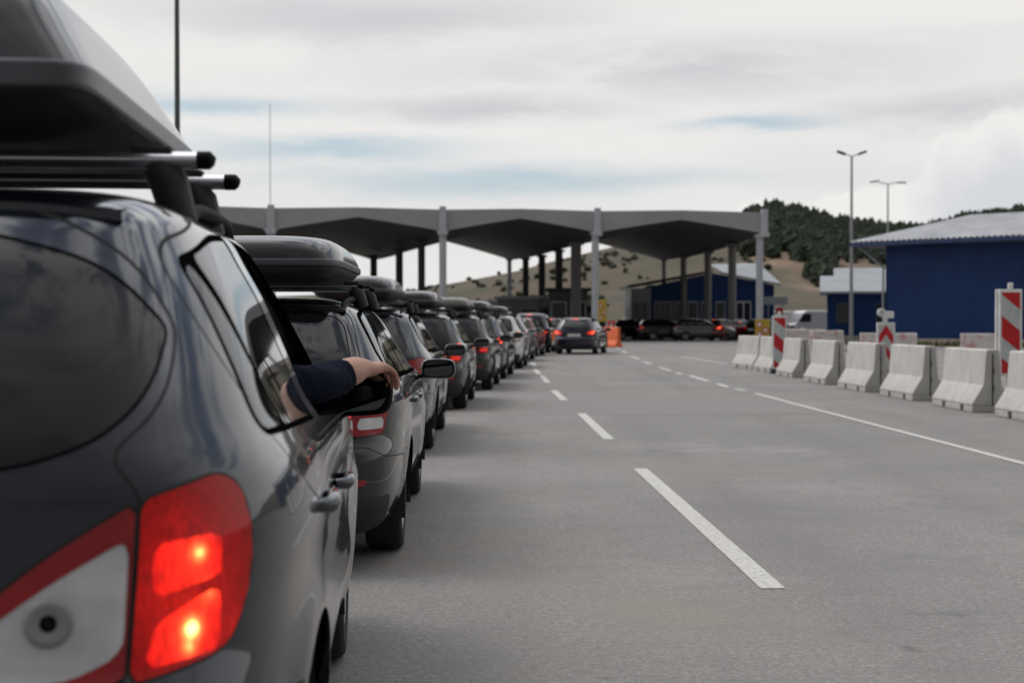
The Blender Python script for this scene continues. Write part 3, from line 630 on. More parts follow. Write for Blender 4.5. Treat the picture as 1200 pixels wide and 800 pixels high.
# ------------------------------------------------------------------ ground
def asphalt():
    m, t, p = newmat('asphalt')
    big = tnoise(t, .12, 6, .6); mid = tnoise(t, .9, 6, .6, sc=(1, .35, 1)); fine = tnoise(t, 55, 3, .7); grain = tnoise(t, 160, 2, .8)
    c = tramp(t, big, [(.3, (.20, .193, .184)), (.5, (.24, .231, .220)), (.7, (.28, .270, .257))])
    c = tmix(t, tramp(t, mid, [(.35, (0, 0, 0)), (.65, (.35, .35, .35))]), c, (.17, .163, .156))
    c = tmix(t, tramp(t, fine, [(.3, (.75, .75, .75)), (.5, (0, 0, 0)), (.7, (.0, .0, .0))]), c, (.125, .12, .117))
    vo = N(t, 'ShaderNodeTexVoronoi', feature='F1'); vo.inputs['Scale'].default_value = 95; tcn = N(t, 'ShaderNodeTexCoord'); t.links.new(tcn.outputs['Object'], vo.inputs['Vector'])
    agg = tramp(t, vo.outputs['Color'], [(0, (0, 0, 0)), (.72, (0, 0, 0)), (.9, (.5, .5, .5))])
    c = tmix(t, agg, c, (.42, .41, .40))
    c = tmix(t, tramp(t, grain, [(.32, (.55, .55, .55)), (.52, (0, 0, 0))]), c, (.09, .088, .085))
    # oil stains and darker wheel tracks with an outline of their own
    st = tnoise(t, .55, 3, .5); c = tmix(t, tramp(t, st, [(.63, (0, 0, 0)), (.72, (.30, .30, .30))]), c, (.12, .118, .115))
    mo = tnoise(t, 30, 6, .8); c = tmix(t, tramp(t, mo, [(.38, (.75, .75, .75)), (.5, (0, 0, 0))]), c, (.135, .130, .125)); c = tmix(t, tramp(t, mo, [(.54, (0, 0, 0)), (.68, (.6, .6, .6))]), c, (.37, .36, .345))
    m4 = tnoise(t, .38, 5, .62); c = tmix(t, tramp(t, m4, [(.38, (.32, .32, .32)), (.52, (0, 0, 0))]), c, (.15, .145, .14)); c = tmix(t, tramp(t, m4, [(.54, (0, 0, 0)), (.68, (.4, .4, .4))]), c, (.32, .31, .295))
    m3 = tnoise(t, 3.2, 6, .7); c = tmix(t, tramp(t, m3, [(.36, (.5, .5, .5)), (.5, (0, 0, 0))]), c, (.165, .16, .155))
    # tyre-polished tracks along the lanes, fine cracks, oil drips, warm patches of old surface
    tcx = N(t, 'ShaderNodeTexCoord'); sp = N(t, 'ShaderNodeSeparateXYZ'); t.links.new(tcx.outputs['Object'], sp.inputs[0])
    def mth(op, a, b=None):
        n = N(t, 'ShaderNodeMath', operation=op)
        for i, v in enumerate((a, b)):
            if v is None: continue
            if isinstance(v, (int, float)): n.inputs[i].default_value = v
            else: t.links.new(v, n.inputs[i])
        return n.outputs[0]
    wv = tnoise(t, .25, 3, .5, sc=(1, .3, 1)); tr = mth('SINE', mth('ADD', mth('MULTIPLY', sp.outputs[0], 3.6), mth('MULTIPLY', wv, 4.0)))
    tm = mth('MULTIPLY', tramp(t, tr, [(.45, (0, 0, 0)), (1.0, (.42, .42, .42))]), tramp(t, tnoise(t, .5, 5, .6, sc=(1, .12, 1)), [(.35, (.1, .1, .1)), (.65, (1, 1, 1))]))
    c = tmix(t, tm, c, (.135, .128, .122))
    dist = N(t, 'ShaderNodeVectorMath', operation='ADD'); nz = N(t, 'ShaderNodeTexNoise'); nz.inputs['Scale'].default_value = 1.3; nz.inputs['Detail'].default_value = 6; t.links.new(tcx.outputs['Object'], nz.inputs['Vector'])
    scl = N(t, 'ShaderNodeVectorMath', operation='SCALE'); t.links.new(nz.outputs['Color'], scl.inputs[0]); scl.inputs['Scale'].default_value = 1.6; t.links.new(tcx.outputs['Object'], dist.inputs[0]); t.links.new(scl.outputs[0], dist.inputs[1])
    ce = N(t, 'ShaderNodeTexVoronoi', feature='DISTANCE_TO_EDGE'); ce.inputs['Scale'].default_value = .22; t.links.new(dist.outputs[0], ce.inputs['Vector'])
    crk = mth('MULTIPLY', tramp(t, ce.outputs['Distance'], [(.0, (1, 1, 1)), (.004, (.6, .6, .6)), (.009, (0, 0, 0))]), tramp(t, tnoise(t, .4, 3), [(.5, (0, 0, 0)), (.65, (.35, .35, .35))]))
    c = tmix(t, crk, c, (.06, .058, .056))
    od = N(t, 'ShaderNodeTexVoronoi', feature='F1'); od.inputs['Scale'].default_value = 1.1; t.links.new(dist.outputs[0], od.inputs['Vector'])
    c = tmix(t, tramp(t, od.outputs['Distance'], [(.0, (.65, .65, .65)), (.05, (.35, .35, .35)), (.085, (0, 0, 0))]), c, (.075, .072, .07))
    wp = tnoise(t, .22, 5, .65); c = tmix(t, tramp(t, wp, [(.52, (0, 0, 0)), (.62, (.55, .55, .55))]), c, (.235, .205, .172))
    t.links.new(c, p.inputs['Base Color']); p.inputs['Roughness'].default_value = .82; p.inputs['Specular IOR Level'].default_value = .35
    mx = N(t, 'ShaderNodeMath', operation='ADD'); t.links.new(fine, mx.inputs[0]); t.links.new(vo.outputs['Distance'], mx.inputs[1]); tbump(t, p, mx.outputs[0], .5, .004)
    return m
M['asphalt'] = asphalt()
M['patch'] = simple('asphalt_patch', (.20, .192, .184), .85, scale=30, bump=.4, var=.2)
def linepaint():
    m, t, p = newmat('road_paint'); v = tnoise(t, 30, 6, .75); c = tramp(t, v, [(.36, (.22, .215, .205)), (.46, (.47, .46, .44)), (.7, (.58, .57, .545))])
    t.links.new(c, p.inputs['Base Color']); p.inputs['Roughness'].default_value = .7; tbump(t, p, tnoise(t, 160, 2), .3, .003); return m
M['line'] = linepaint()
M['dirt'] = simple('dry_ground', (.20, .165, .11), .95, scale=.05, var=.35, bump=.2)
g = MB(); g.add([(-3000, -800, -.012), (3000, -800, -.012), (3000, 3000, -.012), (-3000, 3000, -.012)], [(0, 1, 2, 3)]); tag(g.build('ground', M['dirt']), kind='structure')
r = MB(); r.add([(-70, -60, 0), (60, -60, 0), (60, 140, 0), (-70, 140, 0)], [(0, 1, 2, 3)]); tag(r.build('road', M['asphalt']), kind='structure')
def strip(pts, w, z=.004, name='lane_marking'):
    """painted dashes: list of (px,py,px,py) ends measured along the centre line"""
    b = MB()
    for (x0, y0, x1, y1) in pts:
        a = Vector(gp(x0, y0)); c = Vector(gp(x1, y1)); d = (c-a).normalized(); nrm = Vector((d.y, -d.x))*w/2
        n = max(1, int((c-a).length/1.0)); 
        for k in range(n):
            p = a.lerp(c, k/n); q = a.lerp(c, (k+1)/n)
            b.add([(p.x-nrm.x, p.y-nrm.y, z), (p.x+nrm.x, p.y+nrm.y, z), (q.x+nrm.x, q.y+nrm.y, z), (q.x-nrm.x, q.y-nrm.y, z)], [(0, 1, 2, 3)])
    return tag(b.build(name, M['line']), kind='structure')
strip([(907, 690.5, 750.5, 549.3), (714, 515, 681.3, 484.4), (661.5, 469, 648.7, 457.4), (642, 448.5, 635, 440), (632, 438.5, 627, 432.8), (627.5, 429.3, 624, 425), (625, 421.5, 623, 418)], .125)
strip([(873, 457.6, 861, 455.3), (853, 453.4, 841, 449.4), (830, 446.6, 808, 439.8), (799, 438.4, 792.6, 436.4), (786, 434.4, 773, 430.4), (763, 426.6, 755, 423.8), (749.5, 421, 739.5, 417.2), (734.5, 413.6, 729, 411), (726, 408.6, 719, 405.6)], .13, name='dotted_lane_marking')
strip([(1330, 577, 1200, 543), (1200, 543, 960, 480.6), (960, 480.6, 885, 460.6)], .095, name='solid_lane_marking')
strip([(878, 432.6, 858, 427.5), (852, 426, 800, 417.5)], .13, name='edge_marking')
pa = MB(); P4 = [gp(600, 487), gp(958, 484.5), gp(890, 462), gp(655, 462)]
pa.add([(x, y, .002) for x, y in P4], [(0, 1, 2, 3)]); tag(pa.build('road_patch', M['patch']), kind='structure')

# ------------------------------------------------------------------ queue of cars
PC = {'graphite': paint('graphite', (.011, .016, .027)), 'black': paint('black', (.006, .0065, .008), .3), 'charcoal': paint('charcoal', (.013, .0135, .015)), 'slate': paint('slate', (.016, .020, .028)),
      'navy': paint('navy', (.007, .011, .030), .35), 'silver': paint('silver', (.36, .37, .38), .8, .3), 'white': paint('white', (.62, .62, .61), .0, .4), 'maroon': paint('maroon', (.14, .012, .014), .3), 'sand': paint('sand', (.26, .25, .23), .6)}
M['p_black'] = PC['charcoal']
LK = ['paint_charcoal']
# positions of lit segments in near-car space; right lamp
def near_pos(a_, z_):
    T = TYPES['near']; L = np.array(T['lv']); w, yr, yf = (np.interp(z_, L[:, 0], L[:, k]) for k in (1, 2, 3)); o, s = outline(w, yr, yf, T['a'], T['b'], 400)
    return (float(np.interp(a_, s, o[:, 0])), float(np.interp(a_, s, o[:, 1])), z_)
near_lit = lamp_lit('lit_brake_lamp', [near_pos(a_, z_)+(r_, s_) for a_, z_, r_, s_ in [(.745, .937, .014, 7.5), (.72, .93, .055, .8), (.765, .868, .022, 2.6), (.735, .812, .016, 8.0), (.73, .779, .012, 5.5), (.72, .80, .055, .9)]], .62, 1.0)
M['lit_near'] = near_lit; gl_ = lamp_lit('glowing_red_lens', [near_pos(.72, .87)+(.09, .42), near_pos(.70, .99)+(.03, .12), near_pos(.83, .80)+(.03, .25)], .10, 1.0); M['glow_lens'] = gl_
near = build_car('near', 'parked_crossover', 'near', PC['graphite'], lit=near_lit, opened=True, plate=False)
near.name = 'crossover_car'; near.location = (-1.238, 2.15, 0); near.rotation_euler = (0, 0, .08)
tag(near, 'dark graphite crossover filling the left edge, with a big black roof box', 'car', 'cars waiting in the queue')
make_bars(near, TYPES['near'], (1.05, 1.56), 1.695, .645, bar_r=.036)
nb = make_box(near, .44, 1.722, 1.80, .975, .36, tray=.12)
mk = MB(); mk.add([(.4800, .50, .150), (.4800, .56, .150), (.4800, .565, .158), (.4800, .50, .160)], [(0, 1, 2, 3)])

rp = near_pos(.50, .842); rl = [o for o in bpy.data.objects if o.name.startswith('reversing_light') and o.parent and o.parent.parent == near][0]
ring = MB(); du_ = Vector(near_pos(.53, .842))-Vector(near_pos(.47, .842)); dv_ = Vector(near_pos(.50, .87))-Vector(near_pos(.50, .81)); nn_ = du_.cross(dv_).normalized(); Rm = Matrix.Translation(Vector(rp)+nn_*.0125) @ nn_.to_track_quat('Z', 'Y').to_matrix().to_4x4()
ring.lathe([(.040, .0), (.037, .007), (.027, .007), (.020, .003), (.014, .002)], Rm, n=36); ring.lathe([(.014, .002), (.001, .002)], Rm, 1, n=24); ring.build('bulb_reflector', [M['midgrey'], M['trim']], rl)
def make_variant(key, name, color, tail, lit, bars=None, box=None, boxmat=None, rails=True):
    """one car of a body style; box = (y0, z above roof, length, width, height, x offset)"""
    c = build_car(key, name, tail, PC[color], lit=lit)
    T = TYPES[key]
    if rails: make_bars(c, T, bars or (), T['roof']+.065, .60)
    if box: make_box(c, box[0], T['roof']+box[1], box[2], box[3], box[4], boxmat, box[5])
    return c
PC['dull'] = paint('dull_silver', (.13, .13, .13), .7)  # silver darkened in its colour to stand for the shade under the canopy
M['boxgrey'] = simple('grey_roof_box_lid', (.16, .155, .145), .4, scale=4, coat=.3)
def put(c, axle_y, X, heading, T):
    """rear axle centre at (X, axle_y); heading = dx/dy"""
    a = math.atan(heading); off = TYPES[T]['ax'][0]
    c.location = (X-off*math.sin(a), axle_y-off*math.cos(a), 0); c.rotation_euler = (0, 0, -a)
Q = 'cars waiting in the queue'
c2 = make_variant('wagon', 'estate_car', 'charcoal', 'block', M['brakedim'], (1.35, 2.15), (.55, .10, 2.0, 1.02, .345), None) if False else None
c2 = make_variant('wagon', 'estate_car', 'charcoal', 'block', M['brakedim'], (1.10, 2.05), (.30, .085, 1.95, 1.0, .25, .03))
put(c2, 8.3, -1.475, -.028, 'wagon'); tag(c2, 'dark estate car right ahead of the car with the outstretched arm, low black roof box', 'car', Q)
tplE = make_variant('wagon', 'estate_car', 'slate', 'eye', M['brake'], (1.20, 2.05), (.35, .075, 1.9, .86, .25, .05))
put(tplE, 14.9, -1.66, -.005, 'wagon'); tag(tplE, 'slate grey estate car with rounded black roof box, second ahead of the arm', 'car', Q)
c4 = make_variant('hatchback', 'hatchback_car', 'charcoal', 'block', M['brake'], (1.0, 1.85), (.35, .075, 1.8, .84, .26, .0)); M_c4 = [sl for o_ in bpy.data.objects if o_.parent and (o_.parent == c4 or o_.parent.parent == c4) and o_.name.startswith('reversing_light') for sl in [o_.data.materials]]
for sl in M_c4: sl[0] = M['brakedim']
put(c4, 21.74, -1.53, .02, 'hatchback'); tag(c4, 'dark grey car with bright orange-red brake lamp and a dark roof box', 'car', Q)
sv = make_variant('suv', 'offroad_car', 'white', 'block', M['orange_lens'], (1.15, 2.0), (.5, .075, 1.7, .80, .17, .0))
put(sv, 39.9, -.53, .06, 'suv'); tag(sv, 'silvery white car flashing an orange indicator, flat black roof box', 'car', Q)
vn = make_variant('van', 'family_van', 'navy', 'eye', M['brake'], rails=False)
put(vn, 59.6, .78, .12, 'van'); tag(vn, 'tall navy blue people carrier left of the departing estate car', 'car', Q)
IDX = index_children()
def cp(src, name, T, D, X, h, color, base, label, skip=(), extra=None, group=Q):
    sw = {PC[base].name: PC[color]}
    if extra: sw.update(extra)
    c = copy_tree(src, IDX, None, sw, skip); c.name = name; put(c, D, X, h, T); tag(c, label, 'car', group); return c
cp(c4, 'hatchback_car', 'hatchback', 27.7, -1.215, .045, 'charcoal', 'charcoal', 'dark hatchback with unlit pale tail lamp carrying a beige grey roof box', extra={'roof_box_lid': M['boxgrey'], 'lit_red_lens': M['rev_lens']})
cp(tplE, 'estate_car', 'wagon', 33.0, -.965, .06, 'navy', 'slate', 'dark blue estate car with one lit round red lamp and domed roof box')
cp(sv, 'offroad_car', 'suv', 46.8, -.27, .085, 'silver', 'white', 'silver car without a roof box just beyond the orange indicator', skip=('roof_box', 'crossbar'), extra={'orange_lens': M['brakedim']})
cp(c4, 'hatchback_car', 'hatchback', 53.4, .16, .12, 'maroon', 'charcoal', 'dark red car mostly hidden behind the silver cars of the queue', skip=('roof_box', 'crossbar', 'roof_rail'))
vw = cp(tplE, 'estate_car', 'wagon', 57.3, 2.63, .19, 'navy', 'slate', 'navy estate car driving off alone beside the queue, both brake lamps lit', skip=('roof_box', 'crossbar'), group='cars beyond the queue')
inkp = [c for c in vw.children if c.name.startswith('number_plate')]
cp(tplE, 'estate_car', 'wagon', 69.0, 1.95, .16, 'black', 'slate', 'black car seen between the navy people carrier and the departing estate', skip=('roof_box', 'crossbar'))
cp(c4, 'hatchback_car', 'hatchback', 78.0, 1.2, .1, 'charcoal', 'charcoal', 'dark car farthest up the queue, in front of the booths', skip=('roof_box', 'crossbar', 'roof_rail'))
G = 'cars standing under the canopy'
for (px, D, h, src, T, base, colr, lab, kw) in [
    (724, 101, .9, sv, 'suv', 'white', 'black', 'black off-road car next to the orange barrier under the canopy', {'orange_lens': M['red_lens']}),
    (745, 99, 1.5, tplE, 'wagon', 'slate', 'charcoal', 'charcoal estate under the canopy, left of the small grey car', {'lit_red_lens': M['red_lens']}),
    (768, 102, -2.0, c4, 'hatchback', 'charcoal', 'slate', 'small grey car facing out under the canopy, left of the silver pair', {'lit_red_lens': M['red_lens']}),
    (786, 98, 1.7, sv, 'suv', 'white', 'dull', 'dull silver car standing side-on beneath the middle of the canopy', {'orange_lens': M['red_lens']}),
    (806, 101, -1.2, c4, 'hatchback', 'charcoal', 'slate', 'slate grey hatchback between the silver car and the maroon one', {'lit_red_lens': M['red_lens']}),
    (829, 97, .9, tplE, 'wagon', 'slate', 'maroon', 'dark maroon car with its red lamps lit under the canopy', {}),
    (850, 99, .6, c4, 'hatchback', 'charcoal', 'charcoal', 'dark hatchback with a glowing lamp right of the maroon car', {}),
    (876, 97, 1.0, tplE, 'wagon', 'slate', 'slate', 'grey blue car parked by the right-hand canopy column', {'lit_red_lens': M['red_lens']})]:
    c = cp(src, src.name.split('.')[0], T, D, (px-CX)/F*D, 0, colr, base, lab, skip=('roof_box', 'crossbar', 'roof_rail'), extra=kw, group=G)
    c.rotation_euler = (0, 0, -h)
IDX = None
for o_ in list(bpy.data.objects):
    if o_.name.startswith('lit_segment') and o_.parent and o_.parent.parent == tplE: o_.material_slots[0].link = 'OBJECT'; o_.material_slots[0].material = M['red_lens']
    if o_.name.startswith('taillight') and o_.parent == tplE: o_.material_slots[0].link = 'OBJECT'; o_.material_slots[0].material = M['red_lens']

# ------------------------------------------------------------------ concrete barriers
def concrete():
    m, t, p = newmat('pale_concrete'); g = N(t, 'ShaderNodeNewGeometry'); 
    mp = N(t, 'ShaderNodeMapping'); t.links.new(g.outputs['Position'], mp.inputs[0]); nz = N(t, 'ShaderNodeTexNoise'); nz.inputs['Scale'].default_value = 2.0; nz.inputs['Detail'].default_value = 7; nz.inputs['Roughness'].default_value = .65; t.links.new(mp.outputs[0], nz.inputs['Vector'])
    c = tramp(t, nz.outputs['Fac'], [(.3, (.42, .41, .385)), (.55, (.50, .49, .465)), (.75, (.55, .54, .515))])
    mp2 = N(t, 'ShaderNodeMapping'); mp2.inputs['Scale'].default_value = (6, 6, .9); t.links.new(g.outputs['Position'], mp2.inputs[0]); n2_ = N(t, 'ShaderNodeTexNoise'); n2_.inputs['Scale'].default_value = 1.2; n2_.inputs['Detail'].default_value = 6; t.links.new(mp2.outputs[0], n2_.inputs['Vector'])
    c = tmix(t, tramp(t, n2_.outputs['Fac'], [(.56, (0, 0, 0)), (.72, (.55, .55, .55))]), c, (.24, .225, .20))
    sp = N(t, 'ShaderNodeSeparateXYZ'); t.links.new(g.outputs['Position'], sp.inputs[0]); mr = N(t, 'ShaderNodeMapRange'); t.links.new(sp.outputs[2], mr.inputs[0]); mr.inputs[1].default_value = .0; mr.inputs[2].default_value = .35; mr.inputs[3].default_value = .55; mr.inputs[4].default_value = 0
    mm = N(t, 'ShaderNodeMath', operation='MULTIPLY'); t.links.new(mr.outputs[0], mm.inputs[0]); t.links.new(tnoise(t, 7, 6, .7), mm.inputs[1]); c = tmix(t, mm.outputs[0], c, (.20, .185, .165))
    t.links.new(c, p.inputs['Base Color']); p.inputs['Roughness'].default_value = .9; tbump(t, p, tnoise(t, 40, 5, .7), .35, .01); return m
M['concrete'] = concrete()
def stained():
    m, t, p = newmat('faded_red_white_concrete'); v = tnoise(t, 2.6, 5, .6); v2 = tnoise(t, 4, 5)
    c = tmix(t, tramp(t, v, [(.52, (0, 0, 0)), (.62, (.75, .75, .75))]), tramp(t, v2, [(.3, (.5, .48, .46)), (.7, (.66, .64, .62))]), (.52, .20, .19))
    t.links.new(c, p.inputs['Base Color']); p.inputs['Roughness'].default_value = .85; return m
M['stained'] = stained()
HP = [(.300, .095), (.300, .13), (.135, .40), (.095, .90), (.075, .915)]
def barrier_mesh():
    b = MB(); L = .955
    prof = [(-x, z) for x, z in HP]+[(x, z) for x, z in HP[::-1]]
    b.prism(prof, (0, -L, 0), (0, L, 0), (1, 0, 0), (0, 0, 1))
    foot = [(-.300, 0.0), (-.300, .0948), (.300, .0948), (.300, 0.0)]
    for (y0, y1) in ((-L, -.56), (-.42, .30), (.44, L)): b.prism(foot, (0, y0, 0), (0, y1, 0), (1, 0, 0), (0, 0, 1))
    return b
bar0 = empty('concrete_barrier', (0, 0, 0)); barrier_mesh().build('block', M['concrete'], bar0, bevel=.014)
for sg in (1, -1):
    h = MB(); h.tube([(0, sg*.957, .10), (0, sg*.957, .86)], .010, n=8)
    for z in (.36, .62): h.tube([(0, sg*.95, z-.05), (0, sg*.995, z-.03), (0, sg*.995, z+.03), (0, sg*.95, z+.05)], .011, n=8)
    h.build('coupling', M['plastic'], bar0)
IDX = index_children()
rows = [(19.0, 6.80+.30, 'nearest pale barrier, cut by the right edge of the picture'), (21.6, 6.66+.30, 'first whole pale barrier from the near end, beside the tall striped panel'), (24.6, 6.63+.30, 'second whole pale barrier from the near end of the row'),
        (27.4, 6.56+.30, 'third whole pale barrier from the near end, left of the pointed striped panel'), (30.6, 6.52+.31, 'fourth whole pale barrier from the near end of the row'), (34.1, 6.52+.33, 'pale barrier just right of the short striped panel'),
        (37.3, 6.52+.32, 'pale barrier just left of the short striped panel'), (39.8, 6.42+.32, 'farthest pale barrier at the far end of the row')]
for i, (D, X, lab) in enumerate(rows):
    o = bar0 if i == 0 else copy_tree(bar0, IDX); o.location = (X+random.uniform(-.04, .04), D, 0); o.rotation_euler = (0, 0, .035+random.uniform(-.03, .03)+(.12 if i == 7 else 0)); tag(o, 'concrete barrier: '+lab if False else lab, 'concrete barrier', 'concrete barriers along the road edge')
sw = {M['concrete'].name: M['stained']}
for i, (px, D, rz, lab) in enumerate([(1041, 49, PI/2-.1, 'faded red and white block behind the row, beneath the pointed panel'),
        (1161, 47, PI/2-.15, 'stained block behind the row, left of the tall striped panel'),
        (969, 62, PI/2+.6, 'stained block with red end in front of the small blue building'), (943, 69, PI/2+.1, 'whitish block far behind the row, below the white van'), (925, 76, PI/2+.2, 'whitish block far behind the short striped panel')]):
    o = copy_tree(bar0, IDX, None, sw); o.location = ((px-CX)/F*D, D, 0); o.rotation_euler = (0, 0, rz); tag(o, lab, 'concrete barrier', 'stained barriers on the far side')

# ------------------------------------------------------------------ striped guide panels
M['sign_white'] = simple('white_sign_plastic', (.74, .74, .73), .45, scale=5, bump=.03); M['sign_red'] = simple('red_reflective_film', (.52, .012, .018), .35, scale=8)
M['sign_grey'] = simple('grey_white_film', (.50, .52, .53), .4, scale=7)
M['yellow'] = simple('yellow_sign', (.50, .35, .05), .5); M['orange'] = simple('orange_plastic', (.80, .16, .05), .5)
def clip_rect(poly, w, z0, z1):
    def cut(P, f):
        out = []
        for i in range(len(P)):
            a, b = P[i-1], P[i]; fa, fb = f(a), f(b)
            if (fa >= 0) != (fb >= 0): t = fa/(fa-fb); out.append((a[0]+(b[0]-a[0])*t, a[1]+(b[1]-a[1])*t))
            if fb >= 0: out.append(b)
        return out
    for f in (lambda p: p[0]+w, lambda p: w-p[0], lambda p: p[1]-z0, lambda p: z1-p[1]):
        poly = cut(poly, f)
        if not poly: return None
    return poly
def guide_panel(px, D, z0, Ht, label, rz=0., pointed=False, double=False):
    x = (px-CX)/F*D; e = empty('guide_panel', (x, D, 0), rz); tag(e, label, 'guide panel', 'red and white guide panels')
    b = MB(); b.box((0, .05, .06), (.42, .34, .12), bev=.03); b.box((0, .05, (z0+.1)/2), (.06, .06, z0+.1)); b.build('foot', M['plastic'], e)
    w = .175; offs = (0, .075) if double else (0,)
    for k, oy in enumerate(offs):
        f = MB(); f.box((-.03*k, oy, z0+Ht/2), (2*w+.02, .045, Ht), bev=.012)
        if k == 0: f.box((0, oy, z0+Ht+.05), (.085, .04, .11), bev=.02)
        p = f.build('panel', M['sign_white'], e)
        if k == 0:
            iw, a, c = w-.028, z0+.05, z0+Ht-.05
            g = MB(); g.box((0, -.0245, (a+c)/2), (2*iw, .003, c-a)); g.build('face_film', M['sign_grey'], p)
            s = .30
            if not pointed:
                for q in range(-1, 3):
                    zc = c-.35-.68*q
                    pl = clip_rect([(-w, zc), (-w, zc-.34), (w, zc-.34-.29), (w, zc-.29)], iw, a, c)
                    if pl: h = MB(); h.prism(pl, (0, -.0265, 0), (0, -.0290, 0), (1, 0, 0), (0, 0, 1)); h.build('red_stripe', M['sign_red'], p)
            else:
                for q in range(0, 4):
                    zc = c-q*.42
                    for sg in (1, -1):
                        pl = clip_rect([(0, zc), (0, zc-.19), (sg*w, zc-.19-.26), (sg*w, zc-.26)], iw, a, c)
                        if pl: h = MB(); h.prism(pl, (0, -.0265, 0), (0, -.0290, 0), (1, 0, 0), (0, 0, 1)); h.build('red_stripe', M['sign_red'], p)
guide_panel(1184, 22.9, .44, 1.40, 'tall red and white striped panel standing between the two nearest barriers', double=True)
guide_panel(913.5, 35.9, .12, 1.34, 'short red and white striped panel in the gap near the far barriers', rz=.0)
guide_panel(1038, 28.98, .16, 1.14, 'red and white pointed panel behind the third and fourth barriers', pointed=True)
lw = MB(); x_, D_ = at(1038, 0, 28.98)[:2]
wl = empty('warning_lamp', (x_+.02, D_, 1.40)); tag(wl, 'white warning lamp on top of the pointed panel', 'warning lamp')
lw.box((.04, 0, .055), (.20, .08, .14), bev=.02); lw.tube([(-.10, -.02, .10), (-.10, .05, .10)], .085, n=18); lw.build('housing', M['sign_white'], wl)
kn = MB(); kn.tube([(-.10, -.024, .10), (-.10, -.03, .10)], .06, n=16); kn.build('lens', M['sign_grey'], wl)

# ------------------------------------------------------------------ canopy of the border post
def metal_panel(name, col, rough=.5, scale=1.0, ribs=0, axis=0):
    m, t, p = newmat(name); v = tnoise(t, scale, 5, .6); c = tramp(t, v, [(.3, tuple(x*.86 for x in col)), (.7, tuple(x*1.1 for x in col))])
    t.links.new(c, p.inputs['Base Color']); p.inputs['Roughness'].default_value = rough; return m
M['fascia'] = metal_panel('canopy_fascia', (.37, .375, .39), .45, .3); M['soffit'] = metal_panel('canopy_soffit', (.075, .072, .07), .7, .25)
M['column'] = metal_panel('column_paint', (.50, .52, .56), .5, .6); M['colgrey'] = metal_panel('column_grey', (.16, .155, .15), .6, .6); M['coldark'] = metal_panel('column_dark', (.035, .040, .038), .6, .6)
VP = [(130, 87.2, -175), (318, 88.4, 262), (519, 89.6, 437), (700, 90.8, 597), (895.5, 92, 775)]
ZT, ZV, ZR, BD, BZV, BZR = 8.38, 6.98, 7.85, 117.5, 6.35, 8.0
can = empty('canopy', (0, 90, 0)); tag(can, 'long grey folded-plate canopy on columns spanning the road at the border post', 'canopy')
def loc(p): return (p[0], p[1]-90, p[2])
fr = [((px-CX)/F*D, D) for px, D, _ in VP]; bk = [((pb-CX)/F*BD, BD) for *_, pb in VP]; bk[0] = (-31., BD-1)
for k in range(4):
    (x0, y0), (x1, y1) = fr[k], fr[k+1]; (u0, v0), (u1, v1) = bk[k], bk[k+1]; mx, my, mu, mv = (x0+x1)/2, (y0+y1)/2, (u0+u1)/2, (v0+v1)/2
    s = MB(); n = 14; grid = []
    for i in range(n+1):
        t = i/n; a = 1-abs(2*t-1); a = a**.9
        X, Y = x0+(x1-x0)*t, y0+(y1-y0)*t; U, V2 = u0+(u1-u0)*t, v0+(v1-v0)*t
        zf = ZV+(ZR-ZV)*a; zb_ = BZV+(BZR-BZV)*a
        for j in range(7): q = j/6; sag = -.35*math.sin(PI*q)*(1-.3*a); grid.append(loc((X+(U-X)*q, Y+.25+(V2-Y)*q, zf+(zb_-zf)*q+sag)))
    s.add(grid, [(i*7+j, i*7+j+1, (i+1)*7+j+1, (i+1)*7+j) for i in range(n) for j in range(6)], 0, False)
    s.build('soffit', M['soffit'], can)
    f = MB(); vs_ = []
    for i in range(n+1):
        t = i/n; a = (1-abs(2*t-1))**.9; X, Y = x0+(x1-x0)*t, y0+(y1-y0)*t
        zt = ZT-.05+.10*(1-abs(2*t-1)); zb_ = ZV+(ZR-ZV)*a-.02
        vs_ += [loc((X, Y, zb_)), loc((X, Y, zt)), loc((X, Y+.25, zt)), loc((X, Y+.25, zb_))]
    f.add(vs_, [(4*i+j, 4*i+(j+1) % 4, 4*(i+1)+(j+1) % 4, 4*(i+1)+j) for i in range(n) for j in range(4)]); f.build('fascia', M['fascia'], can)
    rf = MB(); rf.add([loc((x0, y0+.26, ZT-.08)), loc((x1, y1+.26, ZT-.08)), loc((mx, my+.26, ZT+.02)), loc((u0, v0, ZT)), loc((u1, v1, ZT)), loc((mu, mv, ZT+.15)), loc((mx-.5, my+3, ZT+.28))],
        [(0, 2, 6), (2, 1, 6), (0, 6, 5, 3), (1, 4, 5, 6)]); rf.build('roof_plate', M['fascia'], can)
for k, (x0, y0) in enumerate(fr):
    p = MB(); p.box(loc((x0, y0-.04, (ZT+ZV)/2+.02)), (.42, .28, ZT-ZV+.25), bev=.02); p.box(loc((x0, y0-.02, ZV-.1)), (.62, .4, .28), bev=.04); p.build('fascia_bracket', M['column'], can)
(xa, ya), (xb, yb) = fr[-1], bk[-1]
e = MB(); e.add([loc((xa+.22, ya, ZV)), loc((xa+.22, ya, ZT)), loc((xb+.22, yb, ZT)), loc((xb+.22, yb, BZV))], [(0, 1, 2, 3)]); e.build('side_fascia', M['fascia'], can)
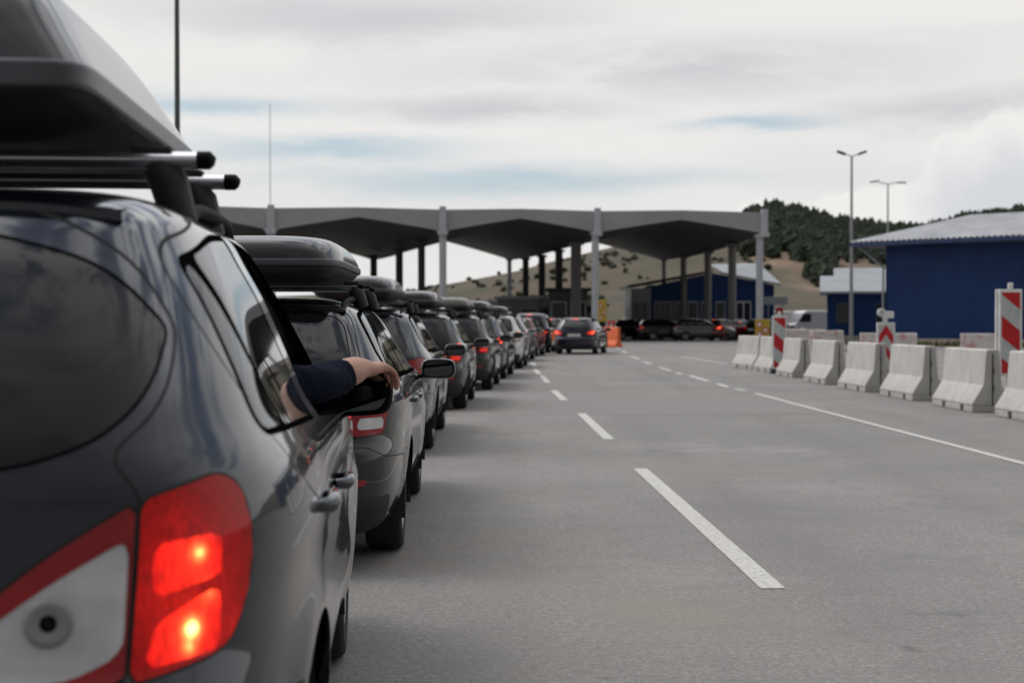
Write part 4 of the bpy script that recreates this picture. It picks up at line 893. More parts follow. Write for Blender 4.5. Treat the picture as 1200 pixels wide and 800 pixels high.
cols = [(519, 89.8, .23, 'column'), (494, 95.4, .24, 'coldark'), (468, 101, .26, 'coldark'), (438, 108, .26, 'coldark'), (404, 115, .26, 'coldark'), (697.5, 91, .23, 'column'), (675, 96.6, .36, 'colgrey'), (655, 102, .27, 'coldark'), (635, 108, .26, 'coldark'), (616, 113, .25, 'coldark'), (597, 117, .18, 'column'),
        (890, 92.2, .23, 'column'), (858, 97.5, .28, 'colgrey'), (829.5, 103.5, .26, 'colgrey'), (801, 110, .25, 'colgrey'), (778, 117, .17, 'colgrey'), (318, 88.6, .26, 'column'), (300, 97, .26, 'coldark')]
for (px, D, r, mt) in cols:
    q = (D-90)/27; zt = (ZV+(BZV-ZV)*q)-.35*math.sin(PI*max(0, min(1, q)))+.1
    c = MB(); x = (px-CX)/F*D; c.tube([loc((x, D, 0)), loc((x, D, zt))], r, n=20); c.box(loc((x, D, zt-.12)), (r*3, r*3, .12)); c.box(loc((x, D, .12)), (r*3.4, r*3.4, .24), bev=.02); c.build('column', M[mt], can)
# whip mast, roof floodlight
def pole(name, px, D, top, r0, r1, mat, label, cat, heads=None, group=None):
    x = (px-CX)/F*D; e = empty(name, (x, D, 0)); tag(e, label, cat, group)
    p = MB(); p.tube([(0, 0, 0), (0, 0, top*.5), (0, 0, top)], [r0, (r0+r1)/2, r1], n=14); p.tube([(0, 0, 0), (0, 0, .03)], r0*2.2, n=14); p.build('pole', mat, e)
    if heads == 'double':
        a = MB(); a.tube([(-.45, 0, top+.12), (0, 0, top-.05), (.45, 0, top+.12)], .035, n=8); a.build('arm', mat, e)
        for sg in (1, -1):
            h = MB(); R = Matrix.Rotation(sg*-.35, 4, 'Y'); h.box((sg*.72, 0, top+.20), (.62, .34, .16), bev=.06, mat=R); h.build('lamp_head', M['plastic'], e)
    if heads == 'wide':
        a = MB(); a.tube([(-.8, 0, top+.16), (0, 0, top), (.7, 0, top+.10)], .04, n=8); a.build('arm', mat, e)
        for sg, zz in ((-1, .22), (1, .12)):
            h = MB(); h.box((sg*1.15, 0, top+zz), (.8, .3, .12), bev=.05, mat=Matrix.Rotation(sg*.15 if sg < 0 else 0, 4, 'Y')); h.build('lamp_head', M['colgrey'], e)
    return e
M['galv'] = simple('galvanised_steel', (.30, .31, .32), .5, .4, scale=3); M['polegreen'] = simple('dark_green_steel', (.075, .095, .085), .5, scale=3)
pole('mast', 317, 84, 1.33+254*84/F, .035, .018, M['galv'], 'thin whip mast rising in front of the canopy left of the big pole-free sky', 'mast').update_tag()
bpy.data.objects['mast']['label'] = 'thin whip mast rising above the left part of the canopy'
pole('light_pole', 208.5, 40, 13.6, .10, .055, M['polegreen'], 'tall dark pole cut by the top edge, behind the big roof box', 'pole')
pole('street_lamp', 997.5, 98, 1.33+193*98/F, .14, .07, M['galv'], 'tall lamp post with two dark angled heads left of the blue shed', 'street lamp', 'double', 'lamp posts beside the blue sheds')
pole('street_lamp', 1040, 122, 1.33+160*122/F, .13, .06, M['galv'], 'farther lamp post with flat T-shaped arms rising behind the blue shed roof', 'street lamp', 'wide', 'lamp posts beside the blue sheds')
fl = empty('floodlight', (at(441, 0, 103)[0], 103, ZT+.02)); tag(fl, 'small dark floodlight box on the canopy roof', 'floodlight')
b = MB(); b.box((0, 0, .42), (.72, .3, .36), bev=.05); b.build('housing', M['polegreen'], fl); b = MB(); b.tube([(0, 0, 0), (0, 0, .3)], .05, n=8); b.build('bracket', M['galv'], fl)

# ------------------------------------------------------------------ blue sheds
def cladding(name, col, freq=5.2, depth=.03, rough=.45):
    m, t, p = newmat(name); uv = N(t, 'ShaderNodeAttribute', attribute_name='run'); mu = N(t, 'ShaderNodeMath', operation='MULTIPLY'); t.links.new(uv.outputs['Fac'], mu.inputs[0]); mu.inputs[1].default_value = freq*2*PI
    s = N(t, 'ShaderNodeMath', operation='SINE'); t.links.new(mu.outputs[0], s.inputs[0]); v = tnoise(t, .8, 6, .6)
    c = tramp(t, v, [(.3, tuple(x*.82 for x in col)), (.7, tuple(x*1.15 for x in col))]); t.links.new(c, p.inputs['Base Color']); p.inputs['Roughness'].default_value = rough; p.inputs['Specular IOR Level'].default_value = .2
    return m
M['blue'] = cladding('blue_cladding', (.008, .033, .122)); M['roofmetal'] = cladding('corrugated_roof', (.42, .43, .46), rough=.4); M['roofmetal2'] = simple('grey_roof_sheet', (.24, .255, .275), .5, scale=.8)
M['bluetrim'] = simple('blue_trim', (.008, .028, .10), .45, scale=2); M['plinth'] = simple('concrete_plinth', (.33, .30, .27), .9, scale=1.5); M['darkglass'] = simple('dark_window', (.02, .022, .025), .08, scale=2)
M['frame'] = simple('white_frame', (.55, .56, .57), .4); M['greywall'] = simple('light_grey_panel', (.27, .30, .32), .6, scale=.7); M['darkwall'] = simple('dark_grey_wall', (.06, .065, .072), .6, scale=.7)
def ribbed_wall(A, B, z0, z1, pitch=.20, dep=.03):
    """trapezoid-ribbed sheet from A to B; outer side to the right of A->B"""
    A, B = Vector(A), Vector(B); d = (B-A); L = d.length; d /= L; n = Vector((d.y, -d.x)); b = MB(); pts = []
    k = 0; s = 0
    while s < L:
        for (ds, o) in ((0, 0), (pitch*.35, 0), (pitch*.5, dep), (pitch*.85, dep)):
            if s+ds < L: pts.append((s+ds, o))
        s += pitch
    pts.append((L, 0)); V = []
    for (s, o) in pts: q = A+d*s+n*o; V += [(q.x, q.y, z0), (q.x, q.y, z1)]
    b.add(V, [(2*i, 2*i+2, 2*i+3, 2*i+1) for i in range(len(pts)-1)]); return b
def ribbed_roof(E0, E1, R0, R1, pitch=.33, dep=.045, nrow=1):
    """corrugated sheet between eave line E0-E1 and ridge line R0-R1"""
    E0, E1, R0, R1 = map(Vector, (E0, E1, R0, R1)); L = (E1-E0).length; n = int(L/pitch*6); b = MB(); nn = (E1-E0).cross(R0-E0).normalized(); nn = nn if nn.z > 0 else -nn
    V = []
    for i in range(n+1):
        t = i/n; o = nn*dep*math.sin(t*L/pitch*2*PI); a = E0.lerp(E1, t); c = R0.lerp(R1, t); V += [a+o, c+o]
    b.add(V, [(2*i, 2*i+2, 2*i+3, 2*i+1) for i in range(n)], 0, True); return b
u = Vector((.722, -.692)); v = Vector((.692, .722)); A = Vector((21.15, 80.5))
def P3(s, t, z): q = A+u*s+v*t; return (q.x, q.y, z)
shed = empty('blue_shed', (A.x, A.y, 0)); tag(shed, 'long dark blue ribbed metal shed with pale corrugated roof at the right edge', 'shed', 'blue metal buildings')
def wpart(b, name, mat, parent, bevel=0.):
    o = b.build(name, mat, None, bevel); o.parent = parent; o.matrix_parent_inverse = Matrix.Translation(parent.location).inverted(); return o
ev = 5.53
wpart(ribbed_wall(P3(0, 0, 0)[:2], P3(24, 0, 0)[:2], .35, ev), 'wall', M['blue'], shed); wpart(ribbed_wall(P3(0, 12, 0)[:2], P3(0, 0, 0)[:2], .35, ev), 'wall', M['blue'], shed)
pl = MB(); pl.add([P3(-.05, -.06, 0), P3(24, -.06, 0), P3(24, 12, 0), P3(-.05, 12, 0), P3(-.05, -.06, .35), P3(24, -.06, .35), P3(24, 12, .35), P3(-.05, 12, .35)], [(0, 1, 5, 4), (1, 2, 6, 5), (2, 3, 7, 6), (3, 0, 4, 7), (4, 5, 6, 7)]); wpart(pl, 'plinth', M['plinth'], shed)
wpart(ribbed_roof(P3(-1.75, -1.0, ev+.28), P3(25, -1.0, ev+.28), P3(2.6, 5.2, 7.45), P3(25, 5.2, 7.45)), 'roof', M['roofmetal'], shed)
wpart(ribbed_roof(P3(-1.75, 12.5, ev+.28), P3(-1.75, -1.0, ev+.28), P3(2.6, 5.3, 7.45), P3(2.6, 5.2, 7.45)), 'roof', M['roofmetal'], shed)
ea = MB()
for (p, q) in (((-1.75, -1.0), (25, -1.0)), ((-1.75, -1.0), (-1.75, 12.5))):
    a, c = P3(*p, ev+.02), P3(*q, ev+.02); ea.add([a, c, (c[0], c[1], ev+.24), (a[0], a[1], ev+.24)], [(0, 1, 2, 3)])
ea.add([P3(-1.75, -1, ev+.02), P3(25, -1, ev+.02), P3(25, 0, ev+.02), P3(0, 0, ev+.02), P3(0, 12.5, ev+.02), P3(-1.75, 12.5, ev+.02)], [(0, 1, 2, 3), (0, 3, 4, 5)]); wpart(ea, 'eave_board', M['bluetrim'], shed)
br = MB(); br.tube([P3(-1.5, -.3, ev), P3(-.06, -.05, ev-1.25)], .07, n=8); wpart(br, 'bracket', M['greywall'], shed)
dp = MB(); dp.tube([P3(-.1, -.12, .3), P3(-.1, -.12, ev-1.2)], .06, n=8); wpart(dp, 'downpipe', M['greywall'], shed)
# small blue building with grey roof
def box_building(name, px0, px1, D, eave, ridge, depth, label, wallm, roofm, over=.6, win=(), trim=M['frame'], cat='building', group=None, rise_to=None):
    x0, x1 = (px0-CX)/F*D, (px1-CX)/F*D; e = empty(name, ((x0+x1)/2, D, 0)); tag(e, label, cat, group); w = (x1-x0)/2
    b = ribbed_wall((-w, 0), (w, 0), .3, eave); b.add([(-w, 0, .3), (-w, depth, .3), (-w, depth, eave), (-w, 0, eave), (w, 0, .3), (w, depth, .3), (w, depth, eave), (w, 0, eave)], [(0, 1, 2, 3), (4, 7, 6, 5), (1, 5, 6, 2)]); b.build('wall', wallm, e); e.rotation_euler = (0, 0, -math.atan(x0/D))
    q = MB(); q.box((0, depth/2, .15), (2*w+.1, depth+.1, .3)); q.build('plinth', M['plinth'], e)
    r = MB(); th = .16
    if ridge > eave:
        for (ya, za, yb, zb_) in ((-over, eave, depth/2, ridge), (depth/2, ridge, depth+over, eave)):
            r.add([(-w-over, ya, za), (w+over, ya, za), (w+over, yb, zb_), (-w-over, yb, zb_), (-w-over, ya, za+th), (w+over, ya, za+th), (w+over, yb, zb_+th), (-w-over, yb, zb_+th)], [(0, 1, 2, 3), (4, 5, 6, 7), (0, 1, 5, 4), (3, 2, 6, 7), (0, 3, 7, 4), (1, 2, 6, 5)])
    else: r.box((0, depth/2, eave+th/2+.003), (2*w+2*over, depth+2*over, th))
    r.build('roof', roofm, e)
    for (wx, wz, ww, wh) in win:
        f = MB(); f.box((wx, -.05, wz), (ww, .08, wh), bev=.01); fo = f.build('window', trim, e); g = MB(); g.box((wx, -.094, wz), (ww-.16, .02, wh-.16)); g.build('pane', M['darkglass'], fo)
    return e
box_building('blue_building', 970, 1050, 100, 3.25, 4.5, 9, 'small blue building with grey pitched roof between lamp post and big shed', M['blue'], M['roofmetal2'], .5, [(-1.35, 1.9, .8, 1.4), (1.35, 1.9, .8, 1.4)], M['darkwall'], group='blue metal buildings')
box_building('grey_roofed_building', 984, 1040, 128, 4.6, 6.1, 9, 'grey roofed building rising behind the small blue building', M['greywall'], M['roofmetal2'], .5, [(-.9, 3.3, .8, .9)])
# gabled blue office behind the canopy
D = 110.; ofc = empty('blue_office', (at(825, 0, D)[0], D, 0)); tag(ofc, 'blue gabled office with white windows standing in the shade behind the canopy', 'building', 'blue metal buildings')
ox = ofc.location.x; lx = lambda px: (px-CX)/F*D-ox; lz = lambda py: H0-(py-HY)*D/F
g_ = MB(); ga = [(lx(763), .3), (lx(907), .3), (lx(907), lz(334)), (lx(835), lz(320)), (lx(763), lz(335))]; n_ = len(ga)
g_.add([(x, 0, z) for x, z in ga]+[(x, 9, z) for x, z in ga], [tuple(range(n_)), tuple(range(n_, 2*n_))]+[(i, (i+1) % n_, n_+(i+1) % n_, n_+i) for i in (0, 1, 4)]); g_.build('wall', M['blue'], ofc)
w_ = MB(); w_.box(((lx(740)+lx(763))/2-.02, 3, lz(338)/2), (lx(763)-lx(740), 6, lz(338))); w_.build('annexe', M['greywall'], ofc)
r_ = MB()
for (xa_, za, xb_, zb_) in ((lx(740)-.3, lz(337), lx(835), lz(319)),): r_.add([(xa_, -.4, za), (xb_, -.4, zb_), (xb_, 9.4, zb_), (xa_, 9.4, za), (xa_, -.4, za+.18), (xb_, -.4, zb_+.18), (xb_, 9.4, zb_+.18), (xa_, 9.4, za+.18)], [(0, 1, 2, 3), (4, 5, 6, 7), (0, 1, 5, 4), (0, 3, 7, 4), (2, 3, 7, 6)])
r_.build('roof', M['darkwall'], ofc)
r_ = MB(); r_.add([(lx(845), -.45, lz(321.5)), (lx(914), -.45, lz(335)), (lx(902), 5, 5.85), (lx(842), 5, 5.75), (lx(845), -.45, lz(321.5)+.16), (lx(914), -.45, lz(335)+.16), (lx(902), 5, 6.0), (lx(842), 5, 5.9)], [(0, 1, 2, 3), (4, 5, 6, 7), (0, 1, 5, 4), (1, 2, 6, 5)]); r_.build('roof', M['roofmetal2'], ofc)
for k, (pa_, pb_) in enumerate([(743, 750), (752, 760), (766, 776), (778, 788), (790, 800), (806, 818), (821, 831), (838, 850), (862, 880)]):
    f = MB(); cx_ = (lx(pa_)+lx(pb_))/2; ww = lx(pb_)-lx(pa_); f.box((cx_, -.05, lz(366)), (ww, .08, lz(353)-lz(379)), bev=.01); fo = f.build('window', M['frame'] if k > 7 else M['greywall'], ofc); q = MB(); q.box((cx_, -.094, lz(366)), (ww-.16, .02, lz(353)-lz(379)-.2)); q.build('pane', M['darkglass'], fo)
    if k > 7: q2 = MB(); q2.box((cx_, -.11, lz(366)), (.09, .02, lz(353)-lz(379)-.2)); q2.build('mullion', M['frame'], fo)
# booths and cabins under and behind the canopy
for (px, D, w, h, dp_, nm, lab, mt) in [(607, 104, 1.5, 2.9, 2.6, 'booth', 'pale control booth with white flat roof between the left dark columns', 'greywall'), (628, 112, 1.6, 2.9, 2.6, 'booth', 'grey control booth behind the middle dark columns', 'greywall'),
    (647, 106, 1.3, 3.0, 2.6, 'booth', 'pale grey control booth right of the middle dark columns', 'frame'), (666, 99, 1.35, 3.4, 3, 'cabin', 'dark grey tall cabin above the departing estate car', 'darkwall'), (686, 116, 1.7, 2.5, 2.5, 'cabin', 'small blue cabin beside the front canopy column', 'bluetrim'), (571, 118, 2.6, 2.8, 3, 'booth', 'long pale booth at the left end of the inspection lanes', 'frame')]:
    p0, p1 = CX+((px-CX)/F*D-w/1)*F/D, CX+((px-CX)/F*D+w/1)*F/D
    e = empty(nm, ((px-CX)/F*D, D, 0)); tag(e, lab, nm, 'booths at the inspection lanes')
    b = MB(); b.box((0, dp_/2, h/2), (2*w, dp_, h), bev=.03); b.build('wall', M[mt], e); b = MB(); b.box((0, dp_/2, h+.12), (2*w+.5, dp_+.5, .22), bev=.03); b.build('roof', M['frame'] if mt != 'darkwall' else M['coldark'], e)
    for s_ in (-.5, .5):
        f = MB(); f.box((s_*w, -.03, h*.58), (w*.8, .06, h*.42), bev=.01); fo = f.build('window', M['frame'] if mt != 'frame' else M['greywall'], e); q = MB(); q.box((s_*w, -.066, h*.58), (w*.8-.14, .01, h*.42-.14)); q.build('pane', M['darkglass'], fo)
# island-nose boards and orange barriers
def island_board(px, py0, py1, D, wpx, label):
    z0, z1 = H0-(py1-HY)*D/F, H0-(py0-HY)*D/F; e = empty('warning_board', ((px-CX)/F*D, D, 0)); tag(e, label, 'warning board', 'yellow warning boards on the island noses'); w = wpx*D/F
    b = MB(); b.box((0, 0, (z0+z1)/2), (w, .06, z1-z0), bev=.02); b.build('board', M['yellow'], e)
    for sx in (-.4, .4): p = MB(); p.tube([(sx*w, .06, 0), (sx*w, .06, z1-.05)], .03, n=8); p.build('leg', M['galv'], e)
    r = min(w, z1-z0)*.26
    for (sx, sz) in ((-.22, .72), (.2, .42), (-.2, .2)):
        c = (sx*w, -.032, z0+(z1-z0)*sz); d = MB(); d.tube([c, (c[0], -.05, c[2])], r*.8, n=20); do = d.build('red_disc', M['sign_red'], e); d = MB(); d.tube([(c[0], -.0505, c[2]), (c[0], -.056, c[2])], r*.52, n=20); d.build('white_centre', M['sign_white'], do)
island_board(893.5, 374, 396, 84, 17, 'low yellow board with red rings at the right canopy column')
island_board(706, 351, 377, 88, 10, 'tall yellow board with red rings beside the middle front column')
island_board(918, 372, 396, 83, 7, 'narrow yellow and red board right of the short striped panel')
for (px, D, lab) in [(714, 78, 'orange plastic barrier right of the departing estate car'), (719, 72, 'orange plastic barrier nearer the dotted line, end-on')]:
    e = empty('plastic_barrier', ((px-CX)/F*D, D, 0), .5); tag(e, lab, 'plastic barrier', 'orange plastic barriers')
    b = MB(); b.prism([(-.24, 0), (.24, 0), (.22, .15), (.10, .35), (.08, 1.0), (-.08, 1.0), (-.10, .35), (-.22, .15)], (0, -.5, 0), (0, .5, 0), (1, 0, 0), (0, 0, 1)); b.build('shell', M['orange'], e, bevel=.03)
    for s_ in (-.25, .25): q = MB(); q.box((0, s_, .7), (.168, .2, .3), bev=.01); q.build('white_panel', M['sign_white'], e)
    q = MB(); q.tube([(0, 0, 1.0), (0, 0, 1.25)], .05, n=12); q.tube([(0, 0, 1.22), (0, 0, 1.36)], .09, n=12); q.build('beacon', M['sign_red'], e)
# white van, sign gantry and dark car in the distance on the right
def white_van(px, D, rz, lab):
    e = empty('delivery_van', ((px-CX)/F*D, D, 0), rz); tag(e, lab, 'van')
    b = MB(); b.prism([(-2.4, .35), (2.35, .35), (2.4, .9), (1.75, 1.15), (1.25, 1.95), (.9, 2.15), (-2.3, 2.15), (-2.4, 2.0)], (0, -.9, 0), (0, .9, 0), (1, 0, 0), (0, 0, 1)); b.build('body', PC['white'], e, bevel=.08)
    for sg in (1, -1):
        g = MB(); g.prism([(.55, 1.25), (1.62, 1.25), (1.18, 1.88), (.55, 1.88)], (0, sg*.902, 0), (0, sg*.91, 0), (1, 0, 0), (0, 0, 1)); g.build('side_window', M['darkglass'], e)
        for x in (-1.45, 1.5): make_wheel(e, 0, 0, .34, 1); w = [c for c in bpy.data.objects if c.parent == e and c.name.startswith('wheel')][-1]; w.location = (x, sg*.82, .34); w.rotation_euler = (0, 0, PI/2*sg)
white_van(952, 112, PI+.25, 'white delivery van parked left of the small blue building'); white_van(931, 120, .1, 'white van farther left, behind the stained blocks')
e = empty('road_sign', (at(909, 0, 100)[0], 100, 0)); tag(e, 'grey direction board on posts right of the blue office', 'road sign')
b = MB(); b.box((0, 0, 2.75), (1.7, .06, .55), bev=.02); b.build('board', M['greywall'], e)
for sx in (-.5, .5): p = MB(); p.tube([(sx, .06, 0), (sx, .06, 3.0)], .04, n=8); p.build('leg', M['galv'], e)
d = MB(); d.tube([(.25, -.035, 2.0), (.25, -.05, 2.0)], .28, n=20); do = d.build('round_sign', M['sign_red'], e)

# ------------------------------------------------------------------ hills
SK = [(-5200, 372), (-3500, 345), (-2000, 352), (-900, 338), (-300, 344), (200, 352), (480, 341), (535, 331), (600, 319), (660, 303), (720, 289), (780, 279), (850, 266), (885, 252), (905, 247), (930, 250), (960, 259), (1000, 268), (1060, 276), (1090, 274), (1130, 262), (1200, 255), (1400, 262), (1900, 300), (3200, 350), (5200, 372)]
def skyl(px): return float(np.interp(px, [a for a, _ in SK], [b for _, b in SK]))
RN = np.random.RandomState(3)
ph = RN.rand(12)*6.28
def und(x, y): return sum(math.sin(x*f+ph[i])*math.cos(y*f*1.3+ph[i+6])*a for i, (f, a) in enumerate([(.012, 5), (.023, 3), (.041, 1.6), (.09, .7), (.17, .35)]))
def hill_z(px, r):
    t = min(1, max(0, (r-165)/(690-165))); zs = (HY-skyl(px))/F*690+1.33; w = t**1.25*(1+.10*math.sin(t*9+px*.01)*(1-t)); x = (px-CX)/F*r
    z = zs*min(w, 1.0)+und(x, r)*min(1, t*5)*(1-t)*.8
    if r > 690: z -= (r-690)*.25
    return z-.02*(1-t)
NPX, NR = 200, 70; V = []; at_soil = []
pxs = np.r_[np.linspace(-5200, -900, 40)[:-1], np.linspace(-900, 1900, NPX-78), np.linspace(1900, 5200, 40)[1:]]; rs = np.r_[np.linspace(165, 690, NR-6), np.linspace(720, 1100, 6)]
for px in pxs:
    for r in rs: V.append(((px-CX)/F*r, r, hill_z(px, r)))
Fc = [(i*NR+j, (i+1)*NR+j, (i+1)*NR+j+1, i*NR+j+1) for i in range(NPX-1) for j in range(NR-1)]
def hillmat():
    m, t, p = newmat('hillside'); a = tnoise(t, .018, 6, .6); b = tnoise(t, .09, 6, .65); c_ = tnoise(t, .5, 4, .6)
    c = tramp(t, a, [(.34, (.038, .038, .022)), (.48, (.062, .051, .031)), (.6, (.098, .067, .042)), (.7, (.048, .046, .026))])
    c = tmix(t, tramp(t, b, [(.52, (0, 0, 0)), (.62, (.7, .7, .7))]), c, (.055, .065, .03)); c = tmix(t, tramp(t, c_, [(.45, (0, 0, 0)), (.7, (.5, .5, .5))]), c, (.09, .085, .045))
    at_ = N(t, 'ShaderNodeAttribute', attribute_name='bare'); bn = N(t, 'ShaderNodeMath', operation='MULTIPLY'); t.links.new(at_.outputs['Fac'], bn.inputs[0]); r_ = tramp(t, b, [(.3, (1, 1, 1)), (.66, (.35, .35, .35))]); t.links.new(r_, bn.inputs[1])
    c = tmix(t, bn.outputs[0], c, (.24, .165, .115)); t.links.new(c, p.inputs['Base Color']); p.inputs['Roughness'].default_value = 1; return m
M['hill'] = hillmat()
ho = mesh_obj('hill', V, Fc, M['hill'], None, None, True); tag(ho, kind='structure')
ba = ho.data.attributes.new('bare', 'FLOAT', 'POINT')
def pxy(p): return CX+p[0]/p[1]*F, HY-(p[2]-H0)/p[1]*F
bv = []
for p in V:
    X, Y = pxy(p); d = max(0, 1-((X-925)/60)**2-((Y-305)/14)**2); d = max(d, max(0, 1-((X-960)/45)**2-((Y-325)/22)**2)*.7, max(0, 1-((X-1000)/60)**2-((Y-308)/9)**2)*.6); bv.append(min(1, d*2))
ba.data.foreach_set('value', bv)
# woodland: thousands of small trees that read as one mass, and loose scrub on the slopes
def leafmat(name, c0, c1):
    m, t, p = newmat(name); v = tnoise(t, .35, 3, .6); w = tnoise(t, 3, 3, .7); t.links.new(tmix(t, w, tramp(t, v, [(.35, c0), (.65, c1)]), tuple(x*.6 for x in c0)), p.inputs['Base Color']); p.inputs['Roughness'].default_value = .95; return m
M['wood'] = leafmat('woodland_leaves', (.030, .044, .026), (.048, .062, .036)); M['scrub'] = leafmat('scrub_leaves', (.042, .046, .025), (.066, .062, .036))
def crown(cx, cy, cz, h, r, rng, conifer):
    vs_, fs_ = [], []; n = 7; K = 5
    for k in range(K+1):
        t = k/K; rr = r*((1-t)**.8 if conifer else math.sin(PI*min(.97, t*.85+.14))**.7)
        for i in range(n):
            a = 2*PI*i/n+k*.5; q = rr*rng.uniform(.65, 1.3); vs_.append((cx+q*math.cos(a), cy+q*math.sin(a), cz+h*(.08+.92*t)+rng.uniform(-.06, .06)*h))
    for k in range(K):
        for i in range(n): a, b, c, d = k*n+i, k*n+(i+1) % n, (k+1)*n+(i+1) % n, (k+1)*n+i; fs_ += [(a, b, c), (a, c, d)]
    return vs_, fs_
wood = MB(); scrub = MB(); rng = random.Random(5)
cnt = 0
while cnt < 6500:
    px = rng.uniform(868, 1420); r = rng.uniform(300, 700); z = hill_z(px, r); Y = HY-(z-H0)/r*F; sk = skyl(px); fr_ = (HY-Y)/(HY-sk)
    lim = .60 if px < 945 else (.36 if px < 978 else (.66 if px < 1075 else .2))
    if fr_ < lim+.04*math.sin(px*.2): continue
    h = rng.uniform(3.4, 7.4); vs_, fs_ = crown((px-CX)/F*r, r, z-.3, h, rng.uniform(1.2, 2.4), rng, rng.random() < .5); wood.add(vs_, fs_, 0, False); cnt += 1
tag(wood.build('woodland', M['wood']), 'dark green wood covering the hilltop right of the canopy', 'woodland', None, 'stuff')
for k in range(700):
    px = rng.uniform(430, 900); r = rng.uniform(230, 690); dens = math.sin(px*.05+r*.02)+math.sin(px*.021-r*.013)
    if dens < rng.uniform(-1.6, 1.9): continue
    h = rng.uniform(.7, 2.1); vs_, fs_ = crown((px-CX)/F*r, r, hill_z(px, r)-.2, h, h*rng.uniform(.5, .9), rng, False); scrub.add(vs_, fs_)
tag(scrub.build('scrub', M['scrub']), 'dark bushes scattered over the dry hillside', 'scrub', None, 'stuff')
# grass tufts along the shed plinth
M['grass'] = leafmat('dry_grass', (.09, .10, .035), (.16, .14, .06)); gr = MB()
for k in range(1500):
    s_ = rng.uniform(-3, 22); q = A+u*s_-v*rng.uniform(.3, 4.2); h = rng.uniform(.12, .38); a = rng.uniform(0, 6.28); gr.add([(q.x, q.y, 0), (q.x+.16*math.cos(a), q.y+.16*math.sin(a), 0), (q.x+.2*math.sin(a), q.y+.05, h)], [(0, 1, 2)])
tag(gr.build('grass', M['grass']), 'dry grass growing along the foot of the blue shed', 'grass', None, 'stuff')
ve = MB(); ve.add([(*(A+u*(-3)-v*4.4), .004), (*(A+u*24-v*4.4), .004), (*(A+u*24+v*14), .004), (*(A+u*(-3)+v*14), .004)], [(0, 1, 2, 3)]); tag(ve.build('verge', M['dirt']), kind='structure')

# ------------------------------------------------------------------ the passenger whose arm rests out of the near car's window
M['skin'] = simple('skin', (.40, .205, .145), .55, scale=14, var=.10, bump=.08); M['skin'].node_tree.nodes['Principled BSDF'].inputs['Subsurface Weight'].default_value = .12
M['skin'].node_tree.nodes['Principled BSDF'].inputs['Subsurface Radius'].default_value = (.02, .008, .004)
M['jersey'] = simple('navy_jersey', (.006, .009, .021), .95, scale=9, var=.3, bump=.35); M['jersey'].node_tree.nodes['Principled BSDF'].inputs['Specular IOR Level'].default_value = .08; M['hair'] = simple('brown_hair', (.035, .022, .014), .7, scale=40, var=.4)
M['jeans'] = simple('denim', (.03, .045, .08), .9, scale=30)
def skinned(name, pts, edges, rad, mat, parent, sub=2, root=0):
    me = bpy.data.meshes.new(name); me.from_pydata(pts, edges, []); o = bpy.data.objects.new(name, me); link(o, None)
    me.materials.append(mat)
    md = o.modifiers.new('skin', 'SKIN'); md.use_smooth_shade = True; md.branch_smoothing = .6
    if not me.skin_vertices: bpy.context.view_layer.objects.active = o; o.select_set(True); bpy.ops.object.modifier_apply if False else None
    sv_ = me.skin_vertices[0].data if me.skin_vertices else None
    for i, r_ in enumerate(rad): sv_[i].radius = r_ if isinstance(r_, tuple) else (r_, r_); sv_[i].use_root = (i == root)
    s = o.modifiers.new('sub', 'SUBSURF'); s.levels = sub; s.render_levels = sub
    dg = bpy.context.evaluated_depsgraph_get(); ev_ = o.evaluated_get(dg); nm = bpy.data.meshes.new_from_object(ev_); bpy.data.objects.remove(o)
    nm.name = name; nm.polygons.foreach_set('use_smooth', [True]*len(nm.polygons)); o2 = bpy.data.objects.new(name, nm)
    if not nm.materials: nm.materials.append(mat)
    return link(o2, parent)
per = empty('person', near.location[:], .08); tag(per, 'passenger in the near car, navy sleeve and bare forearm stretched out over the wing mirror', 'person')
pts, edg, rad = [], [], []
def jn(p, r_, prev=None):
    pts.append(p); rad.append(r_)
    if prev is not None: edg.append((prev, len(pts)-1))
    return len(pts)-1
pel = jn((.36, 2.00, .62), .15); bel = jn((.36, 1.94, .80), .135, pel); che = jn((.37, 1.90, 1.02), (.17, .13), bel); nk = jn((.38, 1.90, 1.17), .06, che); nk2 = jn((.385, 1.92, 1.24), .055, nk)
hd = jn((.39, 1.93, 1.33), .085, nk2); hd2 = jn((.39, 1.935, 1.41), .08, hd)
for sx in (.10, -.10):
    hp = jn((.36+sx, 2.08, .60), .095, pel); kn_ = jn((.36+sx*1.3, 2.44, .66), .065, hp); an = jn((.36+sx, 2.66, .33), .045, kn_); jn((.36+sx, 2.80, .30), .038, an)
ls = jn((.20, 1.91, 1.12), .065, che); le = jn((.13, 2.05, .88), .045, ls); lw_ = jn((.26, 2.26, .78), .032, le); jn((.30, 2.34, .77), .036, lw_)
rs_ = jn((.58, 1.86, 1.15), .040, che); re = jn((.795, 2.14, 1.135), .034, rs_); rf1 = jn((.865, 2.35, 1.150), .050, re); rf2 = jn((.905, 2.46, 1.162), .054, rf1); wr = jn((.938, 2.57, 1.172), (.047, .042), rf2)
pa1 = jn((.965, 2.64, 1.168), (.048, .032), wr); pa2 = jn((.985, 2.69, 1.170), (.052, .030), pa1)
w0 = Vector((.80, -.58, .0)); f0 = Vector((.50, .84, .05)).normalized()
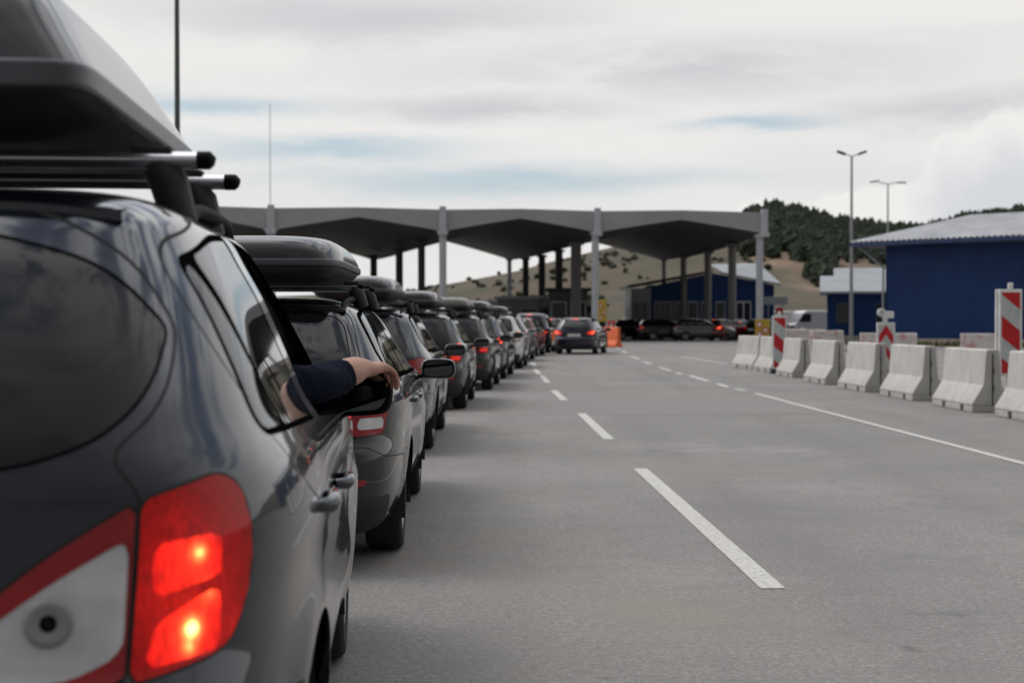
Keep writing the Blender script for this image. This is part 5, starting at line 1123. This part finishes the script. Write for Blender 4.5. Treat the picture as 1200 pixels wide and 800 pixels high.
for k, (o_, ln, dz_) in enumerate([(-.036, .062, 0), (-.012, .068, .003), (.013, .064, 0), (.036, .052, -.004)]):
    b0_ = Vector((.985, 2.69, 1.170)); k1 = b0_+w0*o_+f0*.030+Vector((0, 0, dz_)); a_ = jn(tuple(k1), .0125, pa2)
    k2 = k1+f0*ln*.48+Vector((.010, 0, -.022)); b_ = jn(tuple(k2), .0105, a_); k3 = k2+f0*ln*.10+Vector((.006, 0, -.034)); c_2 = jn(tuple(k3), .0095, b_); jn(tuple(k3+Vector((-.006, -.004, -.024))), .0082, c_2)
t1 = jn((.942, 2.70, 1.150), .014, pa1); t2 = jn((.938, 2.735, 1.140), .0115, t1); jn((.945, 2.765, 1.132), .0095, t2)
body = skinned('body', pts, edg, rad, M['skin'], per)
# clothes and hair
pts, edg, rad = [], [], []
pel = jn((.36, 2.00, .60), .165); bel = jn((.36, 1.94, .80), .155, pel); che = jn((.37, 1.90, 1.02), (.19, .15), bel); nk = jn((.38, 1.90, 1.145), .085, che)
ls = jn((.19, 1.91, 1.12), .08, che); le = jn((.125, 2.05, .875), .062, ls); jn((.20, 2.17, .82), .052, le)
rs_ = jn((.58, 1.86, 1.15), .085, che); r1 = jn((.69, 2.00, 1.138), .070, rs_); re = jn((.795, 2.14, 1.132), .069, r1); r2 = jn((.835, 2.24, 1.138), .062, re); r3 = jn((.868, 2.34, 1.148), .061, r2); jn((.888, 2.41, 1.153), .058, r3)
jer = skinned('jersey', pts, edg, rad, M['jersey'], per)
for v_ in jer.data.vertices:       # folds of cloth
    c_ = v_.co; n_v = v_.normal; a_ = math.sin(c_.y*95+c_.z*40+2*math.sin(c_.x*30))*.003+math.sin(c_.y*42-c_.x*60)*.005+math.sin(c_.y*150+c_.z*120)*.0015; v_.co = c_+n_v*a_
pts, edg, rad = [], [], []
pel = jn((.36, 2.00, .60), .165)
for sx in (.10, -.10): hp = jn((.36+sx, 2.10, .60), .11, pel); kn_ = jn((.36+sx*1.3, 2.44, .66), .08, hp); jn((.36+sx, 2.65, .36), .062, kn_)
skinned('trousers', pts, edg, rad, M['jeans'], per)
V_, pol, _ = loft([(-.07, .02, -.07, -.04, 2.2, 2.2), (-.04, .072, -.098, .03, 2.3, 2.3), (.02, .082, -.105, .055, 2.3, 2.3), (.07, .075, -.095, .085, 2.3, 2.3), (.105, .05, -.06, .06, 2.2, 2.2), (.115, 0, -.02, .02, 2, 2)], 30, 20)
ho_ = surf_obj('hair', V_, pol, M['hair'], per); ho_.location = (.39, 1.925, 1.375)
fc = MB(); fc.tube([(.39, 2.01, 1.385), (.39, 2.038, 1.350), (.39, 2.015, 1.342)], [.008, .014, .010], n=8); fc.build('nose', M['skin'], body)
for sx in (-.03, .03): q = MB(); q.tube([(.39+sx, 2.005, 1.392), (.39+sx, 2.013, 1.392)], .009, n=10); q.build('eye', M['sign_white'], body)
q = MB(); q.tube([(.37, 2.008, 1.315), (.39, 2.016, 1.313), (.41, 2.008, 1.315)], .005, n=8); q.build('mouth', M['red_lens'], body)
for sx in (-.086, .086): q = MB(); q.tube([(.39+sx, 1.93, 1.40), (.39+sx*1.08, 1.925, 1.375), (.39+sx, 1.935, 1.345)], [.010, .013, .008], n=8); q.build('ear', M['skin'], body)
